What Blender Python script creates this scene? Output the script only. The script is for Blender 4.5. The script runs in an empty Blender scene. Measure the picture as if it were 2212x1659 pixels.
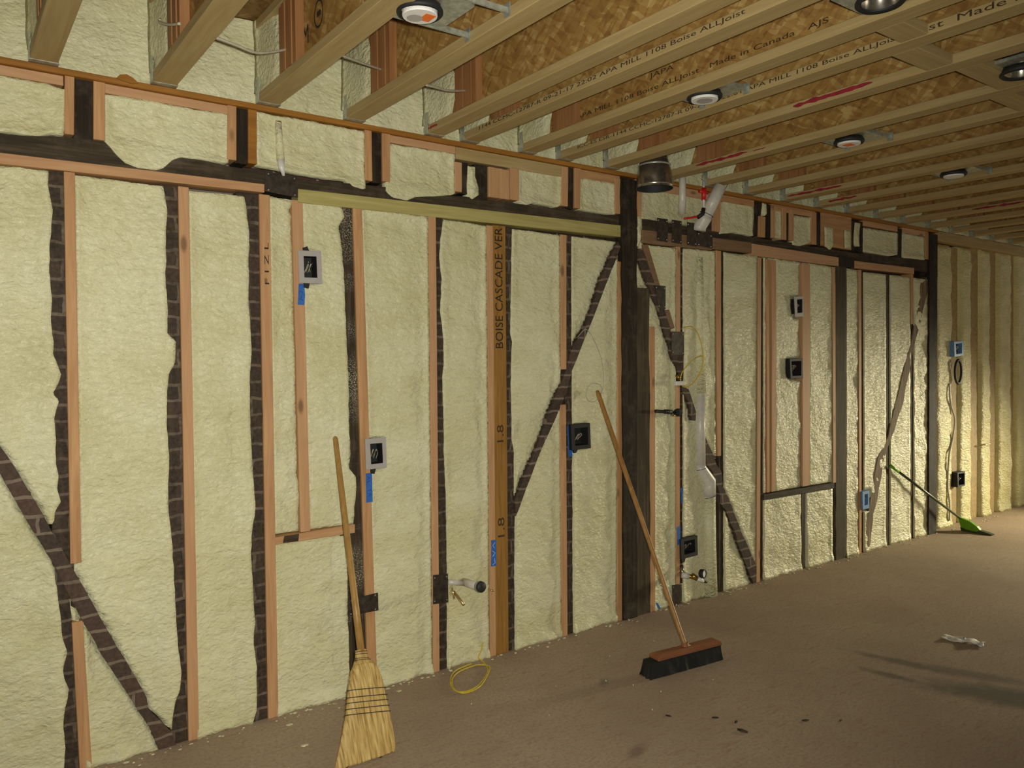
import bpy, bmesh, math, random
from mathutils import Vector, Matrix, noise

random.seed(7)
sc = bpy.context.scene
C = sc.collection

# ------------------------------------------------------------------ camera, world, lights, exposure
RW, RH = 2212, 1659
FPX = 1691.7
YAW, PITCH, ROLL = 0.630018706, -0.0299951148, -0.0093946207
D = 3.37                                   # metres from the long wall to the camera
CAM = Vector((0.0, -D, 1.5602))
fw = Vector((math.sin(YAW)*math.cos(PITCH), math.cos(YAW)*math.cos(PITCH), math.sin(PITCH)))
r0 = Vector((math.cos(YAW), -math.sin(YAW), 0))
u0 = r0.cross(fw)
RT = math.cos(ROLL)*r0 + math.sin(ROLL)*u0
UP = -math.sin(ROLL)*r0 + math.cos(ROLL)*u0
cd = bpy.data.cameras.new('camera'); cam = bpy.data.objects.new('camera', cd); C.objects.link(cam)
cd.sensor_width = 36; cd.lens = 36*FPX/RW; cd.clip_start = 0.05; cd.clip_end = 60
cam.matrix_world = Matrix(((RT.x, UP.x, -fw.x, CAM.x), (RT.y, UP.y, -fw.y, CAM.y), (RT.z, UP.z, -fw.z, CAM.z), (0, 0, 0, 1)))
sc.camera = cam

w = bpy.data.worlds.new('world'); sc.world = w; w.use_nodes = True
w.node_tree.nodes['Background'].inputs[0].default_value = (1.0, 0.92, 0.72, 1)
w.node_tree.nodes['Background'].inputs[1].default_value = 0.30

def light(name, kind, loc, target, energy, color, size=None, **kw):
    l = bpy.data.lights.new(name, kind); l.energy = energy; l.color = color
    o = bpy.data.objects.new(name, l); C.objects.link(o); o.location = loc
    d = Vector(target) - Vector(loc)
    o.rotation_euler = d.to_track_quat('-Z', 'Y').to_euler()
    for k, v in kw.items(): setattr(l, k, v)
    return o
# the camera's flash, a hand's breadth above and beside the lens
light('camera_flash', 'SPOT', CAM + RT*0.045 + UP*0.05, CAM + fw*3 + RT*-0.35 + UP*0.25, 290, (0.98, 0.96, 0.83), spot_size=math.radians(112), spot_blend=0.9, shadow_soft_size=0.02)
# work lamp standing further along the room, out of the frame to the right
light('work_lamp', 'SPOT', (10.4, -1.75, 1.25), (7.9, -0.95, 0.25), 900, (1.0, 0.90, 0.60), spot_size=math.radians(66), spot_blend=1.0, shadow_soft_size=0.32)

sc.view_settings.view_transform = 'Standard'; sc.view_settings.look = 'None'
sc.view_settings.gamma = 1; sc.view_settings.use_curve_mapping = False
sc.view_settings.exposure = 0.14

# ------------------------------------------------------------------ pixel of the photograph -> point on a real plane
def at(x, y, ax=1, v=0.0):
    d = RT*((x-RW/2)/FPX) + UP*((RH/2-y)/FPX) + fw
    t = (v-CAM[ax])/d[ax]
    return CAM + d*t
def wx(x, y, Y=0.0):
    p = at(x, y, 1, Y); return (p.x, p.z)

# ------------------------------------------------------------------ materials
class NT:
    def __init__(s, name):
        s.m = bpy.data.materials.new(name); s.m.use_nodes = True
        s.t = s.m.node_tree; s.b = s.t.nodes['Principled BSDF']
    def n(s, typ, **kw):
        nd = s.t.nodes.new(typ)
        for k, v in kw.items():
            if k.startswith('i_'):
                k2 = k[2:]; nd.inputs[int(k2) if k2.isdigit() else k2].default_value = v
            else: setattr(nd, k, v)
        return nd
    def l(s, a, b): s.t.links.new(a, b)
    def coord(s, scale=(1, 1, 1), rnd=True, loc=(0, 0, 0)):
        tc = s.n('ShaderNodeTexCoord'); mp = s.n('ShaderNodeMapping')
        mp.inputs['Scale'].default_value = scale
        if rnd:
            oi = s.n('ShaderNodeObjectInfo')
            mu = s.n('ShaderNodeVectorMath', operation='SCALE'); mu.inputs[0].default_value = (17, 31, 23)
            s.l(oi.outputs['Random'], mu.inputs['Scale'])
            s.l(mu.outputs[0], mp.inputs['Location'])
        else: mp.inputs['Location'].default_value = loc
        s.l(tc.outputs['Object'], mp.inputs['Vector'])
        return mp.outputs[0]
    def noise(s, vec, scale, detail=4, rough=0.6, dist=0.0):
        nd = s.n('ShaderNodeTexNoise', i_Scale=scale, i_Detail=detail, i_Roughness=rough, i_Distortion=dist)
        s.l(vec, nd.inputs['Vector']); return nd.outputs['Fac']
    def ramp(s, fac, stops):
        r = s.n('ShaderNodeValToRGB'); e = r.color_ramp.elements
        while len(e) < len(stops): e.new(0.5)
        for q, (p, c) in zip(e, stops): q.position = p; q.color = (*c, 1) if len(c) == 3 else c
        s.l(fac, r.inputs[0]); return r.outputs[0]
    def mix(s, fac, a, b, mode='MIX'):
        m = s.n('ShaderNodeMix', data_type='RGBA', blend_type=mode)
        for i, v in ((0, fac), (6, a), (7, b)):
            if hasattr(v, 'links'): s.l(v, m.inputs[i])
            else: m.inputs[i].default_value = (*v, 1) if isinstance(v, tuple) and len(v) == 3 else v
        return m.outputs[2]
    def math(s, op, a, b=0.5):
        m = s.n('ShaderNodeMath', operation=op)
        for i, v in ((0, a), (1, b)):
            if hasattr(v, 'links'): s.l(v, m.inputs[i])
            else: m.inputs[i].default_value = v
        return m.outputs[0]
    def bump(s, h, strength, dist=0.01):
        b = s.n('ShaderNodeBump', i_Strength=strength, i_Distance=dist)
        s.l(h, b.inputs['Height']); s.l(b.outputs[0], s.b.inputs['Normal'])
    def done(s, col, rough=0.6, metal=0.0, spec=None):
        if hasattr(col, 'links'): s.l(col, s.b.inputs['Base Color'])
        else: s.b.inputs['Base Color'].default_value = (*col, 1)
        if hasattr(rough, 'links'): s.l(rough, s.b.inputs['Roughness'])
        else: s.b.inputs['Roughness'].default_value = rough
        s.b.inputs['Metallic'].default_value = metal
        if spec is not None: s.b.inputs['Specular IOR Level'].default_value = spec
        return s.m

def plain(name, col, rough=0.5, metal=0.0, var=0.15):
    k = NT(name); v = k.coord()
    f = k.noise(v, 40, 3)
    dk = tuple(c*(1-var) for c in col); lt = tuple(min(1, c*(1+var)) for c in col)
    return k.done(k.ramp(f, [(0.3, dk), (0.7, lt)]), rough, metal)

def foam_mat(name, wr=(1, 1, 1), col=(0.67, 0.645, 0.415)):
    k = NT(name); v = k.coord(wr)
    big = k.noise(v, 3.5, 3); mid = k.noise(v, 36, 4, 0.62, 1.2); fine = k.noise(v, 95, 3, 0.6)
    vo = k.n('ShaderNodeTexVoronoi', i_Scale=46.0, feature='SMOOTH_F1')
    dv = k.n('ShaderNodeVectorMath', operation='ADD')
    nz = k.n('ShaderNodeTexNoise', i_Scale=30.0, i_Detail=2.0); k.l(v, nz.inputs['Vector'])
    sc_ = k.n('ShaderNodeVectorMath', operation='SCALE'); sc_.inputs['Scale'].default_value = 0.05
    k.l(nz.outputs['Color'], sc_.inputs[0]); k.l(v, dv.inputs[0]); k.l(sc_.outputs[0], dv.inputs[1]); k.l(dv.outputs[0], vo.inputs['Vector'])
    c1 = tuple(c*x for c, x in zip(col, (0.90, 0.88, 0.80))); c2 = tuple(c*x for c, x in zip(col, (1.08, 1.08, 1.14)))
    base = k.ramp(big, [(0.3, c1), (0.7, c2)])
    base = k.mix(k.math('MULTIPLY', k.ramp(mid, [(0.28, (1, 1, 1)), (0.42, (0, 0, 0))]), 0.22), base, tuple(c*x for c, x in zip(col, (0.84, 0.78, 0.58))))
    h = k.math('ADD', k.math('MULTIPLY', mid, 1.0), k.math('MULTIPLY', vo.outputs['Distance'], 0.8))
    h = k.math('ADD', h, k.math('MULTIPLY', fine, 0.35))
    k.bump(h, 0.75, 0.010)
    return k.done(base, 0.37, 0, 0.42)

def wood(name, axis, dark, light, rough=0.6, pink=None, scale=1.0, knots=True):
    k = NT(name)
    s = [26*scale, 26*scale, 26*scale]; s[axis] = 1.6*scale
    v = k.coord(tuple(s)); f = k.noise(v, 1.6, 5, 0.62, 0.6)
    col = k.ramp(f, [(0.28, dark), (0.52, tuple((a+b)/2 for a, b in zip(dark, light))), (0.72, light)])
    oi = k.n('ShaderNodeObjectInfo')
    if pink: col = k.mix(k.ramp(oi.outputs['Random'], [(0.1, (0, 0, 0)), (0.9, (0.6, 0.6, 0.6))]), col, pink)
    if knots:
        s2 = [9, 9, 9]; s2[axis] = 3.5
        vv = k.coord(tuple(s2)); vo = k.n('ShaderNodeTexVoronoi', i_Scale=1.0); k.l(vv, vo.inputs['Vector'])
        kn = k.ramp(vo.outputs['Distance'], [(0.07, (1, 1, 1)), (0.15, (0, 0, 0))])
        col = k.mix(k.math('MULTIPLY', kn, 0.7), col, tuple(c*0.35 for c in dark))
    k.bump(f, 0.12, 0.004)
    return k.done(col, rough, 0, 0.3)

def old_timber(name, axis, brick=False, tone=1.0):
    k = NT(name)
    s = [30, 30, 30]; s[axis] = 1.8
    v = k.coord(tuple(s)); f = k.noise(v, 1.5, 6, 0.7, 0.4)
    col = k.ramp(f, [(0.25, (0.012*tone, 0.009*tone, 0.006*tone)), (0.5, (0.036*tone, 0.025*tone, 0.0145*tone)), (0.8, (0.10*tone, 0.073*tone, 0.045*tone))])
    g = k.coord((1, 1, 1))
    bl = k.noise(g, 7.5, 5, 0.7)
    if brick:
        tc = k.n('ShaderNodeTexCoord'); sp = k.n('ShaderNodeSeparateXYZ'); cb = k.n('ShaderNodeCombineXYZ')
        k.l(tc.outputs['Object'], sp.inputs[0]); k.l(sp.outputs['X'], cb.inputs['X']); k.l(sp.outputs['Z'], cb.inputs['Y'])
        wob = k.n('ShaderNodeTexNoise', i_Scale=9.0, i_Detail=2.0); k.l(tc.outputs['Object'], wob.inputs['Vector'])
        ws = k.n('ShaderNodeVectorMath', operation='SCALE'); ws.inputs['Scale'].default_value = 0.035; k.l(wob.outputs['Color'], ws.inputs[0])
        ad = k.n('ShaderNodeVectorMath', operation='ADD'); k.l(cb.outputs[0], ad.inputs[0]); k.l(ws.outputs[0], ad.inputs[1])
        br = k.n('ShaderNodeTexBrick', i_Scale=1.0)
        br.inputs['Mortar Size'].default_value = 0.006; br.inputs['Brick Width'].default_value = 0.115 if tone < 1.2 else 0.6; br.inputs['Row Height'].default_value = 0.068
        bt = tone
        br.inputs['Color1'].default_value = (0.080*bt, 0.046*bt, 0.034*bt, 1); br.inputs['Color2'].default_value = (0.038*bt, 0.026*bt, 0.022*bt, 1)
        br.inputs['Mortar'].default_value = (0.27, 0.21, 0.16, 1); br.inputs['Mortar Smooth'].default_value = 0.1
        k.l(ad.outputs[0], br.inputs['Vector'])
        keep = k.ramp(bl, [(0.36, (0.08, 0.08, 0.08)), (0.66, (0.8, 0.8, 0.8))] if tone < 1.2 else [(0.25, (0.45, 0.45, 0.45)), (0.55, (0.95, 0.95, 0.95))])
        col = k.mix(keep, col, br.outputs['Color'])
        col = k.mix(0.28, col, k.ramp(k.noise(g, 60, 4), [(0.35, (0.01, 0.008, 0.006)), (0.7, (0.14, 0.10, 0.075))]))
        k.bump(k.math('ADD', br.outputs['Fac'], f), 0.3, 0.006)
    else:
        col = k.mix(k.math('MULTIPLY', k.ramp(bl, [(0.5, (0, 0, 0)), (0.72, (1, 1, 1))]), 0.35), col, (0.16, 0.12, 0.085))
        k.bump(f, 0.3, 0.006)
    if name.startswith('over'):
        col = k.mix(k.math('MULTIPLY', k.ramp(k.noise(g, 3.2, 3, 0.6), [(0.5, (0, 0, 0)), (0.75, (1, 1, 1))]), k.ramp(k.noise(g, 170, 2), [(0.5, (0, 0, 0)), (0.6, (1, 1, 1))])), col, (0.52, 0.50, 0.38))
    return k.done(col, 0.75, 0, 0.25)

def osb(name, plane, tint=(1, 1, 1), dark=1.0):
    k = NT(name)
    v = k.coord((1, 1, 1))
    wob = k.n('ShaderNodeTexNoise', i_Scale=10.0, i_Detail=1.0); k.l(v, wob.inputs['Vector'])
    ws = k.n('ShaderNodeVectorMath', operation='SCALE'); ws.inputs['Scale'].default_value = 0.03; k.l(wob.outputs['Color'], ws.inputs[0])
    ad = k.n('ShaderNodeVectorMath', operation='ADD'); k.l(v, ad.inputs[0]); k.l(ws.outputs[0], ad.inputs[1])
    def flakes(rot, sx, sy):
        mp = k.n('ShaderNodeMapping', vector_type='TEXTURE'); mp.inputs['Rotation'].default_value = rot if plane != 'z' else (0, 0, rot[0]); mp.inputs['Scale'].default_value = (1/sx, 1/sy, 1/sx)
        k.l(ad.outputs[0], mp.inputs['Vector'])
        vo = k.n('ShaderNodeTexVoronoi', i_Scale=1.0); k.l(mp.outputs[0], vo.inputs['Vector']); return vo.outputs['Color']
    A = flakes((0.55, 0, 0), 62, 15); B = flakes((-0.75, 0, 0), 55, 16)
    sa = k.n('ShaderNodeSeparateColor'); k.l(A, sa.inputs[0]); sb = k.n('ShaderNodeSeparateColor'); k.l(B, sb.inputs[0])
    f = k.math('ADD', k.math('MULTIPLY', sa.outputs[0], 0.5), k.math('MULTIPLY', sb.outputs[1], 0.5))
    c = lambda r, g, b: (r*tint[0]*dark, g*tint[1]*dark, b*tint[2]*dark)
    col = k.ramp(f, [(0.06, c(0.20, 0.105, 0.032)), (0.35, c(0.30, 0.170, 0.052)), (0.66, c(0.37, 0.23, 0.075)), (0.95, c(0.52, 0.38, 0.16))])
    col = k.mix(k.math('MULTIPLY', k.noise(v, 3, 3), 0.45), col, c(0.22, 0.10, 0.03))
    k.bump(f, 0.15, 0.004)
    return k.done(col, 0.6, 0, 0.3)

def floor_mat():
    k = NT('subfloor_boards'); v = k.coord((1, 1, 1), rnd=False)
    n1 = k.noise(v, 1.3, 4, 0.6); n2 = k.noise(v, 70, 5, 0.75)
    vs = k.coord((5, 26, 5), rnd=False); n3 = k.noise(vs, 1.6, 5, 0.72, 1.0)
    col = k.ramp(n1, [(0.3, (0.337, 0.253, 0.180)), (0.7, (0.433, 0.341, 0.248))])
    col = k.mix(k.math('MULTIPLY', k.ramp(n3, [(0.54, (0, 0, 0)), (0.68, (1, 1, 1))]), 0.6), col, (0.301, 0.154, 0.104))
    col = k.mix(k.math('MULTIPLY', k.ramp(n3, [(0.28, (1, 1, 1)), (0.44, (0, 0, 0))]), 0.55), col, (0.194, 0.155, 0.126))
    col = k.mix(k.math('MULTIPLY', k.ramp(n2, [(0.36, (1, 1, 1)), (0.52, (0, 0, 0))]), 0.6), col, (0.241, 0.178, 0.135))
    col = k.mix(k.math('MULTIPLY', k.ramp(n2, [(0.62, (0, 0, 0)), (0.75, (1, 1, 1))]), 0.35), col, (0.590, 0.554, 0.452))
    # tracked-in dirt: two dark smears in front of the green broom
    def smear(cx, cy, rot, sx, sy, amt, c):
        nonlocal col
        tc = k.n('ShaderNodeTexCoord'); mp = k.n('ShaderNodeMapping', vector_type='TEXTURE')
        mp.inputs['Location'].default_value = (cx, cy, 0); mp.inputs['Rotation'].default_value = (0, 0, rot); mp.inputs['Scale'].default_value = (sx, sy, 1)
        k.l(tc.outputs['Object'], mp.inputs['Vector'])
        ln = k.n('ShaderNodeVectorMath', operation='LENGTH'); k.l(mp.outputs[0], ln.inputs[0])
        d = k.math('ADD', ln.outputs['Value'], k.math('MULTIPLY', k.math('SUBTRACT', k.noise(v, 9, 4, 0.65), 0.5), 1.1))
        col = k.mix(k.math('MULTIPLY', k.ramp(d, [(0.35, (1, 1, 1)), (1.0, (0, 0, 0))]), amt), col, c)
    smear(3.92, -1.86, math.radians(-62), 0.55, 0.15, 0.8, (0.108, 0.094, 0.072))
    smear(3.93, -1.36, math.radians(-78), 0.34, 0.05, 0.7, (0.135, 0.112, 0.083))
    smear(3.72, -1.39, math.radians(-80), 0.17, 0.045, 0.7, (0.135, 0.112, 0.083))
    smear(4.05, -1.62, math.radians(-70), 0.34, 0.07, 0.6, (0.135, 0.112, 0.083))
    smear(2.2, -1.17, 0.4, 0.10, 0.04, 0.5, (0.135, 0.072, 0.054))
    smear(2.55, -0.60, 0.6, 0.07, 0.03, 0.5, (0.126, 0.117, 0.099))
    k.bump(k.math('ADD', n2, n3), 0.25, 0.004)
    return k.done(col, 0.8, 0, 0.2)

M = {}
M['foam'] = foam_mat('spray_foam_skin', (0.75, 1, 1.25))
M['foam_h'] = foam_mat('spray_foam_rippled', (0.55, 1, 1.5))
M['foam_lit_yellow'] = foam_mat('spray_foam_lit_yellow', (0.7, 1, 1.4), (0.64, 0.59, 0.30))  # same foam, the far lamp's yellow light tinted into its colour
OR = ((0.36, 0.172, 0.070), (0.60, 0.350, 0.165)); PK = (0.56, 0.335, 0.195)
for a, s in ((0, 'x'), (1, 'y'), (2, 'z')):
    M['stud_'+s] = wood('fir_stud_'+s, a, *OR, pink=PK)
    M['old_'+s] = old_timber('old_timber_'+s, a, False, 1.25)
    M['pale_'+s] = wood('flange_wood_'+s, a, (0.34, 0.235, 0.098), (0.46, 0.345, 0.165), knots=False)
M['old_brick'] = old_timber('old_timber_brick_marks', 2, True)
M['brace'] = old_timber('old_brace_mortar_marks', 2, True, 1.35)
M['speckled'] = old_timber('oversprayed_timber', 2, False, 1.2)
M['post'] = old_timber('old_post', 2, False, 0.6)
M['dusty'] = old_timber('foam_dusted_timber', 2, False, 4.2)
M['post_brown'] = old_timber('old_post_brown', 2, False, 1.5)
M['plate_rust'] = wood('plate_edge', 0, (0.24, 0.095, 0.014), (0.40, 0.180, 0.030), knots=False)
M['treated'] = wood('treated_lumber', 0, (0.33, 0.28, 0.09), (0.50, 0.44, 0.18), knots=False)
M['sand_x'] = wood('brown_board', 0, (0.17, 0.095, 0.048), (0.26, 0.155, 0.08), knots=True)
M['lvl'] = wood('laminated_veneer', 2, (0.22, 0.100, 0.018), (0.37, 0.190, 0.040), knots=False, scale=1.3)
M['stiff'] = wood('plywood_stiffener', 2, (0.25, 0.105, 0.036), (0.37, 0.185, 0.076), knots=False, scale=0.7)
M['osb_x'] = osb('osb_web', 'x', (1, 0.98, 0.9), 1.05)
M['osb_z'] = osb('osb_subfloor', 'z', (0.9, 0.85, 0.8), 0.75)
M['floor'] = floor_mat()
M['steel'] = plain('nail_plate_steel', (0.055, 0.042, 0.032), 0.5, 0.5, 0.5)
M['galv'] = plain('galvanised_steel', (0.42, 0.44, 0.38), 0.42, 0.55, 0.3)
M['duct'] = plain('duct_metal', (0.34, 0.31, 0.27), 0.26, 0.9, 0.35)
M['dark'] = plain('dark_interior', (0.012, 0.014, 0.014), 0.7)
M['black'] = plain('black_plastic', (0.010, 0.010, 0.011), 0.65)
M['rubber'] = plain('black_rubber', (0.018, 0.017, 0.016), 0.6)
M['grey'] = plain('grey_plastic', (0.40, 0.37, 0.36), 0.5, 0, 0.05)
M['white'] = plain('white_plastic', (0.66, 0.63, 0.60), 0.35, 0, 0.05)
M['paper'] = plain('white_paper', (0.78, 0.76, 0.74), 0.6, 0, 0.03)
M['pvc'] = plain('white_pvc', (0.60, 0.56, 0.50), 0.35, 0, 0.08)
M['orange'] = plain('orange_sticker', (0.85, 0.16, 0.012), 0.5)
M['tape'] = plain('blue_tape', (0.022, 0.125, 0.46), 0.55, 0, 0.2)
M['bluebox'] = plain('blue_plastic', (0.13, 0.27, 0.50), 0.5)
M['ink'] = plain('black_ink', (0.018, 0.013, 0.008), 0.8)
M['ink_soft'] = plain('faded_ink', (0.045, 0.024, 0.008), 0.8)
M['tan'] = plain('foam_dusted_tan', (0.34, 0.235, 0.095), 0.7, 0, 0.25)
M['blueink'] = plain('blue_ink', (0.03, 0.04, 0.22), 0.7)
M['red'] = plain('red_plastic', (0.60, 0.012, 0.012), 0.4)
M['redpaint'] = plain('red_marker_paint', (0.27, 0.016, 0.026), 0.7, 0, 0.35)
M['yellow'] = plain('yellow_cable_sheath', (0.55, 0.42, 0.03), 0.4)
M['cable'] = plain('pale_cable_sheath', (0.52, 0.48, 0.38), 0.5)
M['thin'] = plain('grey_wire', (0.42, 0.40, 0.34), 0.4)
M['copper'] = plain('copper_conductor', (0.55, 0.40, 0.20), 0.3, 0.7)
M['brass'] = plain('brass', (0.36, 0.24, 0.06), 0.3, 0.8)
M['handle'] = wood('varnished_handle', 2, (0.28, 0.150, 0.036), (0.42, 0.250, 0.080), 0.35, knots=False)
M['handle2'] = wood('worn_handle', 2, (0.24, 0.115, 0.030), (0.42, 0.22, 0.068), 0.4, knots=False)
M['redwood'] = wood('red_stained_block', 0, (0.19, 0.068, 0.028), (0.29, 0.115, 0.050), 0.5, knots=False)
M['green'] = plain('green_plastic', (0.16, 0.40, 0.012), 0.4)
M['bristle'] = plain('black_bristles', (0.006, 0.006, 0.006), 0.8)
M['darkgreen'] = plain('dark_green_tube', (0.07, 0.085, 0.05), 0.35, 0.4)
M['twine'] = plain('stitching_twine', (0.055, 0.040, 0.025), 0.8)
k = NT('broom_straw'); v = k.coord((150, 30, 2.0)); f = k.noise(v, 1.0, 2, 0.5, 0.0)
M['straw'] = k.done(k.ramp(f, [(0.25, (0.24, 0.135, 0.030)), (0.5, (0.50, 0.335, 0.11)), (0.75, (0.70, 0.52, 0.22))]), 0.6, 0, 0.3); k.bump(f, 0.5, 0.004)
k = NT('brick_wall'); tc = k.n('ShaderNodeTexCoord'); sp = k.n('ShaderNodeSeparateXYZ'); cb = k.n('ShaderNodeCombineXYZ')
k.l(tc.outputs['Object'], sp.inputs[0]); k.l(sp.outputs['X'], cb.inputs['X']); k.l(sp.outputs['Z'], cb.inputs['Y'])
br = k.n('ShaderNodeTexBrick', i_Scale=1.0); br.inputs['Mortar Size'].default_value = 0.006; br.inputs['Brick Width'].default_value = 0.21; br.inputs['Row Height'].default_value = 0.068
br.inputs['Color1'].default_value = (0.10, 0.04, 0.028, 1); br.inputs['Color2'].default_value = (0.06, 0.03, 0.022, 1); br.inputs['Mortar'].default_value = (0.24, 0.19, 0.15, 1)
k.l(cb.outputs[0], br.inputs['Vector']); M['brick'] = k.done(br.outputs['Color'], 0.85)

# ------------------------------------------------------------------ mesh helpers
def obj(name, bm, m, parent=None, smooth=False, bev=0):
    me = bpy.data.meshes.new(name)
    bmesh.ops.recalc_face_normals(bm, faces=bm.faces)
    bm.to_mesh(me); bm.free(); me.materials.append(M[m] if isinstance(m, str) else m)
    if smooth: me.polygons.foreach_set('use_smooth', [True]*len(me.polygons))
    o = bpy.data.objects.new(name, me); C.objects.link(o)
    if parent: o.parent = parent
    if bev:
        b = o.modifiers.new('edge', 'BEVEL'); b.width = bev; b.segments = 1; b.limit_method = 'ANGLE'
    return o
def tag(o, label, cat, group=None, kind='thing'):
    o['label'] = label; o['category'] = cat; o['kind'] = kind
    if group: o['group'] = group
    return o
def empty(name, loc, label, cat, group=None):
    o = bpy.data.objects.new(name, None); C.objects.link(o); o.location = loc; o.empty_display_size = 0.05
    return tag(o, label, cat, group)
def struct(name, bm, m):
    o = obj(name, bm, m); o['kind'] = 'structure'; return o
def box(bm, a, b):
    vs = [bm.verts.new((x, y, z)) for x in (a[0], b[0]) for y in (a[1], b[1]) for z in (a[2], b[2])]
    for f in ((0, 1, 3, 2), (4, 6, 7, 5), (0, 4, 5, 1), (2, 3, 7, 6), (0, 2, 6, 4), (1, 5, 7, 3)): bm.faces.new([vs[i] for i in f])
    return bm
def B(): return bmesh.new()
def prism(bm, pts, y0, y1):
    """polygon of (x, z) on the wall, from depth y0 to depth y1"""
    a = [bm.verts.new((x, y0, z)) for x, z in pts]; b = [bm.verts.new((x, y1, z)) for x, z in pts]
    bm.faces.new(a); bm.faces.new(b[::-1])
    n = len(pts)
    for i in range(n): bm.faces.new((a[i], a[(i+1) % n], b[(i+1) % n], b[i]))
    return bm
def wprism(px, y0, y1, bm=None):
    return prism(bm or B(), [wx(x, y) for x, y in px], y0, y1)
def wavy(px, amp=0.004, step=0.04, seed=0, Y=0.0):
    """edges of a pixel polygon broken into short pieces with a little wobble"""
    P = [Vector((*wx(x, y, Y), 0)) for x, y in px]; out = []
    for i, p in enumerate(P):
        q = P[(i+1) % len(P)]; n = max(1, int((q-p).length/step))
        d = (q-p).normalized(); nn = Vector((-d.y, d.x, 0))
        for j in range(n):
            r = p.lerp(q, j/n)
            if j: r = r + nn*amp*noise.noise(Vector((r.x*9+seed, r.y*9, seed*3.1)))*2
            out.append((r.x, r.y))
    return out
def tube(bm, pts, r, seg=8, cap=True):
    pts = [Vector(p) for p in pts]; rings = []
    rr = r if isinstance(r, (list, tuple)) else [r]*len(pts)
    up = None
    for i, p in enumerate(pts):
        t = (pts[min(i+1, len(pts)-1)] - pts[max(i-1, 0)]).normalized()
        if up is None: up = t.orthogonal().normalized()
        up = (up - t*up.dot(t))
        up = up.normalized() if up.length > 1e-6 else t.orthogonal().normalized()
        s = t.cross(up)
        rings.append([bm.verts.new(p + (up*math.cos(2*math.pi*k/seg) + s*math.sin(2*math.pi*k/seg))*rr[i]) for k in range(seg)])
    for a, b in zip(rings, rings[1:]):
        for k in range(seg): bm.faces.new((a[k], a[(k+1) % seg], b[(k+1) % seg], b[k]))
    if cap: bm.faces.new(rings[0][::-1]); bm.faces.new(rings[-1])
    return bm
def smooth_path(pts, n=8):
    pts = [Vector(p) for p in pts]; out = []
    for i in range(len(pts)-1):
        p0, p1, p2, p3 = pts[max(i-1, 0)], pts[i], pts[i+1], pts[min(i+2, len(pts)-1)]
        for j in range(n):
            t = j/n
            out.append(0.5*((2*p1) + (p2-p0)*t + (2*p0-5*p1+4*p2-p3)*t*t + (3*p1-p0-3*p2+p3)*t**3))
    return out + [pts[-1]]
def lathe(bm, prof, seg=24, mtx=None):
    rings = []
    for r, z in prof:
        if r < 1e-5: rings.append([bm.verts.new((0, 0, z))])
        else: rings.append([bm.verts.new((r*math.cos(2*math.pi*k/seg), r*math.sin(2*math.pi*k/seg), z)) for k in range(seg)])
    for a, b in zip(rings, rings[1:]):
        for k in range(seg):
            k2 = (k+1) % seg
            if len(a) == 1 and len(b) == 1: continue
            if len(a) == 1: bm.faces.new((a[0], b[k2], b[k]))
            elif len(b) == 1: bm.faces.new((a[k], a[k2], b[0]))
            else: bm.faces.new((a[k], a[k2], b[k2], b[k]))
    if mtx is not None: bmesh.ops.transform(bm, matrix=mtx, verts=bm.verts)
    return bm
def text(name, body, m, parent, width, height, mtx, extrude=0.0004):
    cu = bpy.data.curves.new(name, 'FONT'); cu.body = body; cu.extrude = extrude; cu.resolution_u = 3
    to = bpy.data.objects.new(name+'_tmp', cu); C.objects.link(to)
    bpy.context.view_layer.update()
    me = bpy.data.meshes.new_from_object(to.evaluated_get(bpy.context.evaluated_depsgraph_get()))
    bpy.data.objects.remove(to); bpy.data.curves.remove(cu)
    xs = [v.co.x for v in me.vertices]; ys = [v.co.y for v in me.vertices]
    sx = width/(max(xs)-min(xs)); sy = height/(max(ys)-min(ys)); x0, y0 = min(xs), min(ys)
    for v in me.vertices: v.co = mtx @ Vector(((v.co.x-x0)*sx, (v.co.y-y0)*sy, v.co.z))
    me.materials.clear(); me.materials.append(M[m]); me.name = name
    o = bpy.data.objects.new(name, me); C.objects.link(o); o.parent = parent
    return o

# ------------------------------------------------------------------ the room
ZJ, ZS = 2.667, 3.017               # underside of the joists, underside of the subfloor above
FY = 0.20
bm = B(); box(bm, (-3, FY, -0.3), (11, FY+0.25, 3.4)); struct('wall_left', bm, 'brick')
bm = B(); box(bm, (-3, -7, -0.2), (11, FY, 0)); struct('floor', bm, 'floor')
bm = B(); box(bm, (-3, -7, ZS), (11, FY, ZS+0.02)); struct('ceiling', bm, 'osb_z')

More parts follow.
